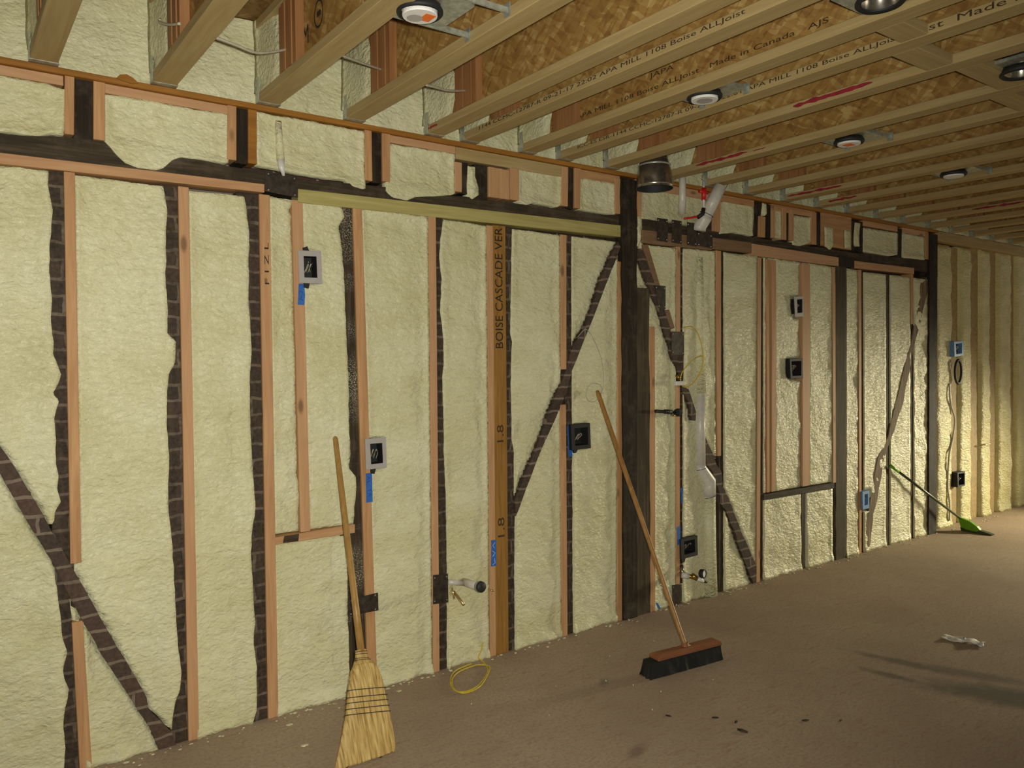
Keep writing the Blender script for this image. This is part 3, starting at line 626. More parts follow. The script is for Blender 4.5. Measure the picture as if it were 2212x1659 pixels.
gpl([(643, 408), (1340, 487), (1340, 512), (643, 437)], 'treated', 'greenish treated plate under the old beam')
gpl([(1387, 496), (1537, 515), (1537, 541), (1387, 525)], 'sand_x', 'brown plate under the old beam behind the four steel plates')
gpl([(1537, 513), (1623, 524), (1623, 547), (1537, 538)], 'sand_x', 'brown plate under the old beam right of the steel plates')
gpl([(1624, 526), (1811, 556), (1811, 575), (1624, 552)], 'stud_x', 'wide orange plate under the old beam above the small boxes')
gpl([(1843, 563), (1974, 579), (1974, 592), (1843, 579)], 'stud_x', 'orange plate under the old beam nearest the corner post')
tag(obj('timber_block', wprism([(1811, 552), (1844, 558), (1844, 579), (1811, 575)], -0.006, 0.08), 'post'), 'black block on top of the brown old post near the far end', 'block')

# cripple studs above the beam
KG = 'short studs above the old beam'
def cr(px, m, lab, y0=0.0, y1=0.089, grp=KG): return vst('cripple_stud', lab, ST, m, px[0], px[1], y0, y1, grp)
cr(((140, 161, 152), (139, 160, 290)), 'stud_z', 'short orange stud left of the first upper dark stud')
cr(((160, 203, 166), (160, 203, 303)), 'post', 'first upper dark stud from the left', YO)
cr(((202, 227, 176), (202, 227, 302)), 'stud_z', 'short orange stud right of the first upper dark stud')
cr(((492, 511, 226), (491, 511, 345)), 'stud_z', 'short pink stud left of the second upper dark stud')
cr(((510, 538, 229), (510, 538, 352)), 'post', 'second upper dark stud from the left', YO)
cr(((537, 556, 234), (537, 556, 353)), 'plate_rust', 'short red-brown stud right of the second upper dark stud', 0.004)
cr(((788, 803, 280), (789, 805, 390)), 'stud_z', 'short pink stud left of the third upper dark stud')
cr(((802, 828, 283), (804, 828, 394)), 'post', 'third upper dark stud from the left', YO)
cr(((826, 843, 288), (827, 843, 392)), 'stud_z', 'short orange stud right of the third upper dark stud')
cr(((983, 998, 350), (984, 998, 414)), 'stud_z', 'short pink stud left of the foam lump')
cr(((997, 1014, 350), (997, 1014, 418)), 'post', 'dark upper stud left of the foam lump', YO)
cr(((1029, 1057, 355), (1029, 1057, 430)), 'post', 'dark upper stud right of the foam lump', YO)
cr(((1056, 1085, 362), (1056, 1085, 427)), 'stud_z', 'first of the three orange cripple studs')
cr(((1086, 1102, 366), (1086, 1102, 430)), 'stud_z', 'middle one of the three orange cripple studs', 0.004)
cr(((1103, 1122, 363), (1103, 1122, 432)), 'stud_z', 'last of the three orange cripple studs')
cr(((1215, 1228, 360), (1213, 1227, 445)), 'stud_z', 'short pink stud left of the thin upper dark stud')
cr(((1227, 1243, 360), (1227, 1242, 450)), 'post', 'thin upper dark stud left of the thick dark post', YO)
cr(((1242, 1255, 363), (1242, 1254, 450)), 'stud_z', 'short orange stud right of the thin upper dark stud')
cr(((1329, 1341, 385), (1329, 1340, 462)), 'stud_z', 'short orange stud touching the top of the thick dark post')
cr(((1373, 1387, 400), (1371, 1386, 468)), 'stud_z', 'short red-brown stud right of the thick dark post top')
cr(((1541, 1558, 424), (1540, 1556, 500)), 'stud_z', 'short orange stud behind the slanting white pipe')
cr(((1630, 1651, 435), (1630, 1641, 510)), 'post', 'wide dark upper stud past the slanting pipe', YO)
cr(((1641, 1655, 467), (1640, 1654, 512)), 'stud_z', 'short orange stud between a pair of dark upper studs', 0.004)
cr(((1655, 1669, 441), (1655, 1668, 514)), 'post', 'narrow dark upper stud past the slanting pipe', YO)
cr(((1668, 1675, 444), (1668, 1675, 514)), 'stud_z', 'thin pink stud right of the pair of dark upper studs')
cr(((1690, 1699, 448), (1690, 1699, 518)), 'stud_z', 'short pink stud left of the slim dark upper stud')
cr(((1698, 1708, 448), (1698, 1707, 520)), 'post', 'slim dark upper stud before the plywood patch', YO)
cr(((1707, 1715, 452), (1707, 1715, 520)), 'stud_z', 'thin tan stud right of the slim dark upper stud')
cr(((1753, 1764, 458), (1753, 1764, 528)), 'stud_z', 'short pinkish stud left of the plywood patch')
cr(((1763, 1777, 458), (1763, 1776, 530)), 'post', 'dark upper stud touching the plywood patch', YO)
cr(((1840, 1851, 475), (1840, 1849, 542)), 'post', 'dark upper stud on the right of the plywood patch', YO)
cr(((1858, 1869, 478), (1857, 1868, 545)), 'post', 'dark upper stud left of the wide far foam bay', YO)
cr(((1941, 1952, 493), (1940, 1951, 556)), 'post', 'dark upper stud right of the wide far foam bay', YO)
cr(((1999, 2007, 503), (1999, 2006, 560)), 'stud_z', 'short pink stud touching the far corner post')

# steel nail plates
NG = 'steel nail plates'
def nplate(px, lab, dots=4, y0=-0.003):
    bm = wprism(px, y0, y0+0.002); P = [Vector(wx(x, y)) for x, y in px]
    o = tag(obj('nail_plate', bm, 'steel'), lab, 'plate', NG)
    bm = B()
    for u, v in ((.1, .1), (.9, .1), (.9, .9), (.1, .9))[:dots]:
        p = P[0].lerp(P[1], u).lerp(P[3].lerp(P[2], u), v)
        bmesh.ops.create_icosphere(bm, subdivisions=1, radius=0.004, matrix=Matrix.Translation((p.x, y0, p.y)))
    if dots: obj('nail_heads', bm, 'galv', o)
    return o
nplate([(751, 1295), (816, 1280), (817, 1318), (751, 1331)], 'dark steel plate on the stud behind the corn broom handle')
nplate([(935, 1242), (967, 1239), (968, 1301), (935, 1305)], 'dark steel plate on the narrow orange stud near the drain stub')
nplate([(571, 371), (641, 383), (642, 428), (571, 414)], 'dark plate joining the orange and greenish plates on the old beam', y0=-0.010)
nplate([(1417, 471), (1440, 474), (1440, 524), (1417, 520)], 'first steel plate right of the thick dark post on the old beam', y0=-0.010)
nplate([(1449, 475), (1470, 478), (1470, 528), (1449, 524)], 'second steel plate right of the thick dark post on the old beam', y0=-0.010)
nplate([(1482, 480), (1502, 483), (1502, 533), (1482, 529)], 'third steel plate right of the thick dark post on the old beam', y0=-0.010)
nplate([(1503, 502), (1536, 508), (1536, 537), (1503, 531)], 'lying steel plate below the foot of the slanting pipe', y0=-0.012)
nplate([(1414, 616), (1437, 618), (1437, 668), (1422, 666)], 'steel plate on the brace beside the top of the shorter brown post')
nplate([(1450, 716), (1477, 717), (1477, 768), (1450, 766)], 'steel plate where the brace meets the stud by the yellow cable loop')
nplate([(1451, 1264), (1472, 1262), (1472, 1303), (1452, 1309)], 'dark steel plate at the stud foot below the pressure gauge')

# lettering
def wtext(name, body, m, parent, px_c, px_base, px_top, half, Y):
    """vertical lettering read upwards along a stud; px_base/px_top are its lower and upper ends"""
    a = wx(px_c, px_base, Y); b = wx(px_c, px_top, Y); wd = b[1]-a[1]
    mtx = Matrix(((0, -1, 0, a[0]+half), (0, 0, -1, Y), (1, 0, 0, a[1]), (0, 0, 0, 1)))
    return text(name, body, m, parent, wd, 2*half, mtx)
wtext('lettering', 'BOISE CASCADE VER', 'ink', lvl, 1079, 752, 492, 0.024, -0.0006)
wtext('lettering', '1.8', 'ink_soft', lvl, 1081, 955, 918, 0.021, -0.0006)
wtext('lettering', '1.8', 'ink_soft', lvl, 1083, 1160, 1118, 0.021, -0.0006)
s3 = [o for o in bpy.data.objects if o.get('label', '').startswith('third full-height')][0]
wtext('pencil_letters', 'F I Z L', 'ink', s3, 577, 614, 524, 0.009, -0.0006)

# ------------------------------------------------------------------ ceiling: I-joists
FLW, FLH = 0.089, 0.038
JX = [-0.08, .333, .745, 1.162, 1.559, 1.982, 2.19, 2.557, 2.815, 3.168, 3.643, 4.03, 4.441, 4.854, 5.26, 5.663, 6.08, 6.49, 6.92, 7.33, 7.73, 8.14, 8.55, 8.95]
ORD = ['first', 'second', 'third', 'fourth', 'fifth', 'sixth', 'seventh', 'eighth', 'ninth', 'tenth', 'eleventh', 'twelfth', 'thirteenth', 'fourteenth', 'fifteenth', 'sixteenth', 'seventeenth', 'eighteenth', 'nineteenth', 'twentieth', 'twenty-first', 'twenty-second', 'twenty-third', 'twenty-fourth']
EXTRA = {2: 'carrying a short white cable tie', 3: 'with a circled stamp on its web', 4: 'right of the nearest recessed light', 5: 'red mark at its wall end', 6: 'lettering ending in ALLJoist', 7: 'lettered Made in Canada', 8: 'right of the second recessed light', 9: 'bold red streak mid-span', 10: 'over the round duct, red streak', 13: 'long dull red streak', 14: 'short dull red streak', 17: 'dark red streak'}
JL, JW = 0.006, 5.2
def make_joist():
    r = empty('i_joist', (0, 0, 0), '', 'joist', 'I-joists of the ceiling')
    for nm, z in (('bottom_flange', 0), ('top_flange', ZS-ZJ-FLH-0.002)):
        obj(nm, box(B(), (-FLW/2, -JW, z), (FLW/2, 0.02, z+FLH)), 'pale_y', r, bev=0.002)
    obj('web', box(B(), (-JL, -JW, FLH), (JL, 0.02, ZS-ZJ-FLH-0.002)), 'osb_x', r)
    bm = B()
    for k in range(5): box(bm, (-FLW/2+0.003-(0.004 if k % 2 else 0), -0.285-0.035*(k+1)+0.002, FLH+0.001), (-JL-0.001, -0.285-0.035*k, ZS-ZJ-FLH-0.012))
    obj('web_stiffener', bm, 'stiff', r)
    bm = B(); box(bm, (-FLW/2-0.003, -0.045, -0.003), (FLW/2+0.003, 0.0, 0)); 
    for s in (-1, 1): box(bm, (s*(FLW/2+0.0005), -0.045, 0.0005), (s*(FLW/2+0.0025), 0.0, 0.10))
    obj('hanger', bm, 'galv', r)
    return r
def copy_tree(o):
    c = o.copy(); C.objects.link(c)
    for ch in o.children:
        d = ch.copy(); C.objects.link(d); d.parent = c
    return c
proto = make_joist(); joists = []
for i, X in enumerate(JX):
    j = proto if i == 0 else copy_tree(proto)
    j.location = (X, 0, ZJ)
    e = EXTRA.get(i, '')
    j['label'] = ('%s wooden I-joist from the top left corner' % ORD[i]) + (', '+e if e else '')
    joists.append(j)
for i, X in enumerate(JX):                 # stiffeners end short on some joists
    if i in (4, 9, 10, 11, 12): pass
def ch(j, n): return [c for c in j.children if c.name.startswith(n)][0]
def jtext(i, body, plane, y0, y1, z, h, m='ink_soft', nm='lettering'):
    X = {'flange': -FLW/2-0.0006, 'web': -JL-0.0006}[plane]
    L = abs(y1-y0)
    mtx = Matrix(((0, 0, -1, X), (-1, 0, 0, y0), (0, 1, 0, z-ZJ-h/2), (0, 0, 0, 1)))
    return text(nm, body, m, joists[i], L, h, mtx)
jtext(6, '1144 CCMC-12787-R 09-21-17 22:02 APA MILL 1108 Boise ALLJoist', 'flange', -0.177, -1.736, 2.689, 0.022)
jtext(7, '21-17 22:00 APA MILL 1108 Boise ALLJoist   Made in Canada   AJS', 'web', -0.12, -1.78, 2.745, 0.026)
jtext(7, 'JAPA', 'web', -0.92, -1.06, 2.80, 0.028)
jtext(8, 'ICC-ES ESR-1144 CCMC-12787-R 09-21-17 22:01 APA MILL 1108 Boise ALLJoist', 'flange', -0.185, -1.92, 2.690, 0.022)
jtext(8, 'st  Made in', 'flange', -2.02, -2.33, 2.690, 0.022)
jtext(3, 'IIWM', 'web', -0.325, -0.50, 2.805, 0.07, 'ink')
bm = B(); bmesh.ops.create_circle(bm, segments=28, radius=1)
tmp = bm.verts[:]; bm.free()
bm = B(); ring = []
for q in range(28):
    a = 2*math.pi*q/28
    ring.append([bm.verts.new((-JL-0.0008, -0.60+r*0.042*math.cos(a), 0.175+r*0.052*math.sin(a))) for r in (1, 0.84)])
for q in range(28): a, b = ring[q], ring[(q+1) % 28]; bm.faces.new((a[0], b[0], b[1], a[1]))
box(bm, (-JL-0.001, -0.62, 0.165), (-JL-0.0005, -0.585, 0.185))
obj('circled_stamp', bm, 'ink', joists[3])
def redmark(i, y0, y1, z, h, seed):
    bm = B(); n = 26; X = -FLW/2-0.0008; rows = []
    for q in range(n+1):
        t = q/n; hh = h*(0.65+0.7*noise.noise(Vector((t*9, seed, 0)))); hh = max(0.2*h, hh)*min(1, 6*t+0.3, 6*(1-t)+0.3)
        c = z-ZJ+0.004*noise.noise(Vector((t*6, seed, 7)))
        rows.append((bm.verts.new((X, y0+(y1-y0)*t, c-hh/2)), bm.verts.new((X, y0+(y1-y0)*t, c+hh/2))))
    for a, b in zip(rows, rows[1:]): bm.faces.new((a[0], b[0], b[1], a[1]))
    obj('red_paint_mark', bm, 'redpaint', joists[i])
redmark(9, -1.25, -1.62, 2.689, 0.026, 1); redmark(10, -0.28, -0.64, 2.689, 0.022, 2); redmark(10, -0.68, -0.76, 2.687, 0.008, 3)
redmark(13, -0.06, -0.47, 2.688, 0.02, 4); redmark(14, -0.12, -0.34, 2.688, 0.02, 5); redmark(17, -0.56, -0.93, 2.688, 0.02, 6); redmark(5, -0.01, -0.13, 2.687, 0.016, 8)

# solid blocking between the joists
def block(i, k, y0, y1, lab):
    x0, x1 = JX[i]+FLW/2+0.001, JX[k]-FLW/2-0.001
    r = empty('joist_blocking', ((x0+x1)/2, (y0+y1)/2, ZJ), lab, 'blocking', 'blocking between the joists')
    h = (x1-x0)/2; d = (y1-y0)/2
    obj('bottom_flange', box(B(), (-h, -d, 0.001), (h, d, FLH)), 'pale_x', r, bev=0.002)
    obj('top_flange', box(B(), (-h, -d, ZS-ZJ-FLH-0.002), (h, d, ZS-ZJ-0.003)), 'pale_x', r)
    obj('web', box(B(), (-h, -JL, FLH), (h, JL, ZS-ZJ-FLH-0.002)), 'osb_x', r)
block(7, 8, -2.017, -1.922, 'blocking piece behind the empty dark light opening at the top')
block(8, 9, -1.937, -1.840, 'wide blocking piece, second from the empty dark light opening')
block(9, 10, -2.0, -1.905, 'blocking piece beside the dark opening at the upper right edge')
block(10, 11, -1.925, -1.83, 'pale blocking piece at the right edge, fourth from the empty light opening')

# spray foam at the rim, in each joist gap, lapping onto the web of the next joist
RG = 'spray foam pockets between the joist ends'
def rim(i, ln, hz):
    x0, x1 = JX[i]+FLW/2*0.5, JX[i+1]-JL-0.006
    yr = 0.012; z0, z1 = ZJ-0.003, ZS-0.004
    path = []; n1 = max(6, int((x1-x0)/0.014)); n2 = max(5, int(ln/0.016))
    for q in range(n1+1): path.append((x0+(x1-x0)*q/n1, yr, 0))
    for q in range(1, n2+1): path.append((x1, yr-ln*q/n2, q/n2))
    nv = int((z1-z0)/0.016); bm = B(); G = []
    for j in range(nv+1):
        z = z0+(z1-z0)*j/nv; row = []
        for q, (x, y, t) in enumerate(path):
            nn = Vector((x, y*1.3, z+i*3.1))
            k = 0.009*noise.noise(nn*7)+0.005*noise.noise(nn*18)+0.003*noise.noise(nn*33)
            if t == 0:
                c = max(0, 1-(x1-x)/0.05)**2
                row.append((x, y-0.008-k-0.03*c if q else y, z))
            else:
                lim = ln*(0.80+0.20*math.sin(math.pi*min(1, (j/nv)*1.05)))+0.03*noise.noise(Vector((z*8, i*1.7, 0)))
                yy = yr-lim*t; th = (0.020*(1-t)**0.7+0.010)*(1-0.9*sstep((t-0.82)/0.18))+max(-0.004, k*0.7)*(1-t)
                c = max(0, 1-(yr-yy)/0.05)**2
                zz = max(z, ZJ+FLH+0.001) if True else z
                row.append((x-th-0.02*c, yy, zz))
        G.append([bm.verts.new(p) for p in row])
    for j in range(nv):
        for q in range(len(path)-1):
            bm.faces.new((G[j][q], G[j][q+1], G[j+1][q+1], G[j+1][q]))
    o = obj('spray_foam', bm, 'foam', smooth=True)
    tag(o, 'foam pocket at the wall between the %s and %s joists from the top left corner' % (ORD[i], ORD[i+1]), 'insulation', RG)
for i in range(len(JX)-1): rim(i, (0.26 if i not in (0, 1) else 0.22) if i < 12 else 0.2, 0)
# ------------------------------------------------------------------ recessed lights
def can(px, i, k, lab, cover, sticker=None, bars=True):
    c = at(px[0], px[1], 2, ZJ-0.006)
    r = empty('recessed_light', (c.x, c.y, ZJ), lab, 'light', 'recessed lights in the ceiling')
    xa, xb = JX[i]+FLW/2-c.x, JX[k]-FLW/2-c.x
    T = Matrix.Translation
    pl = B(); n = 28; ring = []
    px0, px1 = max(xa+0.004, -0.115), min(xb-0.004, 0.15)
    for q in range(n):
        a = 2*math.pi*q/n; cx, sy = math.cos(a), math.sin(a)
        m = max(abs(cx), abs(sy)); ox = cx/m; oy = sy/m
        ox = (px1 if ox > 0 else -px0)*ox; oy = 0.112*oy
        ring.append((pl.verts.new((0.066*cx, 0.066*sy, 0.022)), pl.verts.new((ox, oy, 0.022)), pl.verts.new((ox, oy, 0.034))))
    for q in range(n):
        a, b = ring[q], ring[(q+1) % n]
        pl.faces.new((a[0], b[0], b[1], a[1])); pl.faces.new((a[1], b[1], b[2], a[2]))
    obj('mounting_plate', pl, 'galv', r)
    obj('housing', lathe(B(), [(0.064, 0.01), (0.064, 0.16), (0.0, 0.16)], 28), 'duct', r, True)
    obj('trim_ring', lathe(B(), [(0.060, -0.004), (0.068, -0.010), (0.074, -0.004), (0.074, 0.004), (0.064, 0.020), (0.058, 0.020), (0.056, 0.004), (0.060, -0.004)], 32), 'black', r, True)
    if cover:
        cv = obj('paper_cover', lathe(B(), [(0, -0.0155), (0.054, -0.0155), (0.056, -0.012), (0.056, 0.012)], 28), cover, r)
        if sticker:
            bm = B(); x0, y0, x1, y1 = sticker; box(bm, (x0, y0, -0.0164), (x1, y1, -0.0157))
            obj('sticker', bm, 'orange', cv)
    else:
        obj('reflector', lathe(B(), [(0.056, 0.0), (0.050, 0.05), (0.025, 0.075), (0, 0.078)], 28), 'duct', r, True)
        obj('lamp_holder', lathe(B(), [(0.018, 0.035), (0.018, 0.07), (0, 0.07)], 16), 'white', r, True)
    if bars:
        for y in (-0.118, 0.118):
            bm = B(); box(bm, (xa-0.002, y-0.004, 0.018), (xb+0.002, y+0.004, 0.036))
            box(bm, (xb-0.004, y-0.016, 0.006), (xb-0.001, y+0.016, 0.05))
            obj('hanger_bar', bm, 'galv', r)
    return r
g = can((907, 30), 3, 4, 'nearest recessed light, white cover with an orange corner', 'paper', (0.004, -0.034, 0.040, 0.018))
obj('grey_disc', lathe(B(), [(0.0, -0.0162), (0.026, -0.0162)], 20, Matrix.Translation((-0.010, 0.016, -0.0006))), 'grey', ch(g, 'paper_cover'))
g2 = can((1522, 213), 7, 8, 'recessed light with a plain white cover beside the lettered joists', 'paper')
obj('grey_disc', lathe(B(), [(0.0, -0.0162), (0.034, -0.0162)], 20), 'grey', ch(g2, 'paper_cover'))
can((1834, 309), 10, 11, 'recessed light with a red-orange square on its white cover', 'paper', (-0.026, -0.022, 0.026, 0.024))
can((2060, 379), 13, 14, 'small far recessed light with a blank pale cover', 'paper')
can((1902, 8), 6, 7, 'empty dark recessed light opening at the top of the ceiling', None, None, False)
can((2206, 160), 9, 10, 'dark recessed light opening cut by the right edge of the photo', None, None, False)

# ------------------------------------------------------------------ brooms
def plane_hit(x, y, o, n):
    d = RT*((x-RW/2)/FPX) + UP*((RH/2-y)/FPX) + fw
    return CAM + d*((o-CAM).dot(n)/d.dot(n))
PL, PR = at(722, 1666, 2, 0), at(853, 1623, 2, 0)
top = at(724, 943, 1, -0.016)
base = (PL+PR)/2; Wd = (PR-PL).normalized(); ax = (top-base); ax = (ax - Wd*ax.dot(Wd)).normalized(); N = Wd.cross(ax).normalized()
if N.y > 0: N = -N
def pc(x, y): p = plane_hit(x, y, base, N)-base; return p.dot(Wd), p.dot(ax)
br = empty('corn_broom', base, 'straw corn broom with a wooden handle leaning on the wall at the front', 'broom')
lv = []
for l, r in (((768, 1405), (791, 1402)), ((767, 1422), (794, 1420)), ((764, 1436), (806, 1431)), ((758, 1449), (817, 1446)), ((755, 1469), (824, 1464)), ((751, 1496), (831, 1489)), ((747, 1541), (840, 1531)), ((741, 1573), (847, 1564)), ((736, 1600), (852, 1592)), ((729, 1632), (854, 1612)), ((722, 1666), (853, 1625))):
    a, b = pc(*l), pc(*r); lv.append((a[0], b[0], a[1], b[1]))
lv[-1] = (lv[-1][0], lv[-1][1], 0.0, 0.0)
th = [0.014, 0.017, 0.030, 0.033, 0.032, 0.029, 0.024, 0.021, 0.019, 0.017, 0.015]
def sect(q, amp=0.0, off=0.0, seg=72):
    i = min(int(q), len(lv)-2); t = q-i
    l, r, al, ar = [a+(b-a)*t for a, b in zip(lv[i], lv[i+1])]; h = th[i]+(th[i+1]-th[i])*t
    out = []
    for s in range(seg):
        a = 2*math.pi*s/seg; ca, sa = math.cos(a), math.sin(a)
        e = 0.55 if q > 2 else 0.9
        cx = math.copysign(abs(ca)**e, ca)
        rr = 1 + amp*noise.noise(Vector((s*1.7, q*0.5, 3)))
        u = (l+r)/2 + (r-l)/2*cx*(1+off); al2 = al+(ar-al)*((cx+1)/2)
        out.append(Wd*u + ax*al2 + N*(h*sa*rr + (0.002 if off else 0)*sa))
    return out
bm = B(); rows = []
qs = [2+8*t/40 for t in range(41)]
for q in qs:
    rows.append([bm.verts.new(p + (ax*(0.012*noise.noise(Vector((k*2.3, 1, 1)))) if q == qs[-1] else Vector())) for k, p in enumerate(sect(q, 0.22*min(1, (q-1.6)/2)))])
for a, b in zip(rows, rows[1:]):
    for k in range(len(a)): bm.faces.new((a[k], a[(k+1) % len(a)], b[(k+1) % len(b)], b[k]))
bm.faces.new(rows[-1]); bm.faces.new(rows[0][::-1])
lo = min(v.co.z for v in bm.verts)
for v in bm.verts:
    if v.co.z + base.z < 0.001: v.co.z = 0.001
obj('bristle_head', bm, 'straw', br, True)
bm = B(); rows = [[bm.verts.new(p) for p in sect(q, 0.06)] for q in (0, 0.5, 1, 1.5, 2.1)]
for a, b in zip(rows, rows[1:]):
    for k in range(len(a)): bm.faces.new((a[k], a[(k+1) % len(a)], b[(k+1) % len(b)], b[k]))
bm.faces.new(rows[0][::-1]); obj('neck_wrap', bm, 'straw', br, True)
def band(q, r=0.0016, tilt=0.0):
    pts = sect(q, 0.02, 0.012, 48); pts = [p + N*0 for p in pts]
    c = sum(pts, Vector())/len(pts); pts = [c+(p-c)*1.035 for p in pts]
    tube(bm, pts+[pts[0]], r, 5, False)
for q in (0.25, 0.55, 1.1, 1.4): bm = B(); band(q, 0.0013); obj('wire_band', bm, 'twine', br, True)
for ly, ry in ((1494, 1484), (1511, 1498), (1523, 1509), (1535, 1523), (1547, 1536)):
    al = (pc(750, ly)[1] + pc(832, ry)[1])/2
    q = 4.0
    for _ in range(600):
        i = min(int(q), 9); t = q-i; m = (lv[i][2]+lv[i][3])/2*(1-t)+(lv[i+1][2]+lv[i+1][3])/2*t
        if m <= al: break
        q += 0.01
    bm = B(); band(q, 0.0019); obj('stitching', bm, 'twine', br, True)
h0 = ax*((lv[0][2]+lv[0][3])/2) + Wd*((lv[0][0]+lv[0][1])/2); h1 = top-base
obj('handle', tube(B(), [h0-(h1-h0)*0.05, h0+(h1-h0)*0.2, h0+(h1-h0)*0.98, h1-(h1-h0)*0.008, h1], [0.0155, 0.0148, 0.0118, 0.0110, 0.006], 14), 'handle', br, True)

# push broom
ZB = 0.078
a, b = at(1423, 1430, 2, ZB), at(1560, 1394, 2, ZB)
dx = (b-a).normalized(); dy = Vector((-dx.y, dx.x, 0)); L = (b-a).length; Wb = 0.074
pb = empty('push_broom', (a+b)/2 + dy*Wb/2 - Vector((0, 0, ZB)), 'push broom with a red-brown block and black bristles standing on the floor', 'broom')
o = pb.location
def lb(u, v, z): return dx*u + dy*v + Vector((0, 0, z))
def hexa(bm, lo, hi, z0, z1):
    vs = [bm.verts.new(lb(u, v, z)) for z, (uu, vv) in ((z0, lo), (z1, hi)) for u, v in ((-uu, -vv), (uu, -vv), (uu, vv), (-uu, vv))]
    for f in ((3, 2, 1, 0), (4, 5, 6, 7), (0, 1, 5, 4), (1, 2, 6, 5), (2, 3, 7, 6), (3, 0, 4, 7)): bm.faces.new([vs[i] for i in f])
    return bm
blk = obj('block', hexa(hexa(B(), (L/2, Wb/2), (L/2, Wb/2), ZB, ZB+0.018), (L/2, Wb/2), (L/2-0.02, Wb/2-0.017), ZB+0.018, ZB+0.028), 'redwood', pb, bev=0.003)
obj('paper_label', hexa(B(), (0.022, 0.010), (0.022, 0.010), ZB+0.0282, ZB+0.0288), 'paper', pb)
bm = B(); rows = []; nn_ = 60
for z, e in ((ZB, 0.0), (ZB*0.6, 0.006), (ZB*0.25, 0.012), (0.002, 0.018)):
    row = []
    for s in range(nn_):
        t = s/nn_*4; sd = int(t); f = t-sd
        u, v = ((-1+2*f, -1), (1, -1+2*f), (1-2*f, 1), (-1, 1-2*f))[sd]
        j = noise.noise(Vector((s*3.1, z*4, 5)))*0.016*(1-z/ZB)
        left = 1.0 if u < -0.5 else 0.5
        row.append(bm.verts.new(lb(u*(L/2-0.006) + (u*e*left if abs(u) > 0.9 else 0) - (0.045 if u < -0.9 else 0) + j, v*(Wb/2-0.004+e*0.55+j), max(0.001, z+(j*0.3 if z < 0.01 else 0)))))
    rows.append(row)
for p, q in zip(rows, rows[1:]):
    for k in range(nn_): bm.faces.new((p[k], p[(k+1) % nn_], q[(k+1) % nn_], q[k]))
bm.faces.new(rows[0]); bm.faces.new(rows[-1][::-1])
obj('bristles', bm, 'bristle', pb)
tip = at(1290, 844, 1, -0.014) - o; ft = Vector(at(1480, 1394, 2, ZB+0.03)) - o
obj('handle', tube(B(), [ft-(tip-ft)*0.01, ft, ft+(tip-ft)*0.03, ft+(tip-ft)*0.5, ft+(tip-ft)*0.985, tip], [0.010, 0.012, 0.0118, 0.0125, 0.0135, 0.008], 14), 'handle2', pb, True)
obj('handle_socket', lathe(B(), [(0.020, 0), (0.017, 0.02), (0.0135, 0.022)], 16, Matrix.Translation(ft-Vector((0, 0, 0.006)))), 'redwood', pb, True)

# green angle broom
F1, F2 = at(2078, 1146, 2, 0), at(2146, 1157, 2, 0)
gw = (F2-F1).normalized(); gn = Vector((-gw.y, gw.x, 0)); gc = (F1+F2)/2
gb = empty('angle_broom', gc, 'green angle broom with a thin dark handle leaning at the far end', 'broom')
def gpoly(px, t, m, nm):
    bm = B(); P = [plane_hit(x, y, gc, gn)-gc for x, y in px]
    for p in P: p.z = max(p.z, 0.002)
    A = [bm.verts.new(p+gn*t) for p in P]; Q = [bm.verts.new(p-gn*t) for p in P]
    bm.faces.new(A); bm.faces.new(Q[::-1]); n = len(P)
    for i in range(n): bm.faces.new((A[i], A[(i+1) % n], Q[(i+1) % n], Q[i]))
    return obj(nm, bm, m, gb, bev=0.004 if m == 'green' else 0)
gpoly([(2072, 1118), (2080, 1119), (2097, 1126), (2112, 1137), (2119, 1145), (2113, 1149), (2090, 1144), (2077, 1138)], 0.022, 'green', 'brush_block')
gpoly([(2077, 1138), (2090, 1144), (2113, 1149), (2119, 1145), (2134, 1150), (2147, 1155), (2144, 1159), (2105, 1155), (2079, 1147)], 0.026, 'darkgreen', 'bristles')
gt = at(1924, 1006, 1, -0.012)-gc; ge = plane_hit(2076, 1121, gc, gn)-gc
obj('handle', tube(B(), [gt+(ge-gt)*0.10, ge], 0.0105, 10), 'darkgreen', gb, True)
obj('handle_grip', tube(B(), [gt, gt+(ge-gt)*0.10], 0.0125, 10), 'green', gb, True)

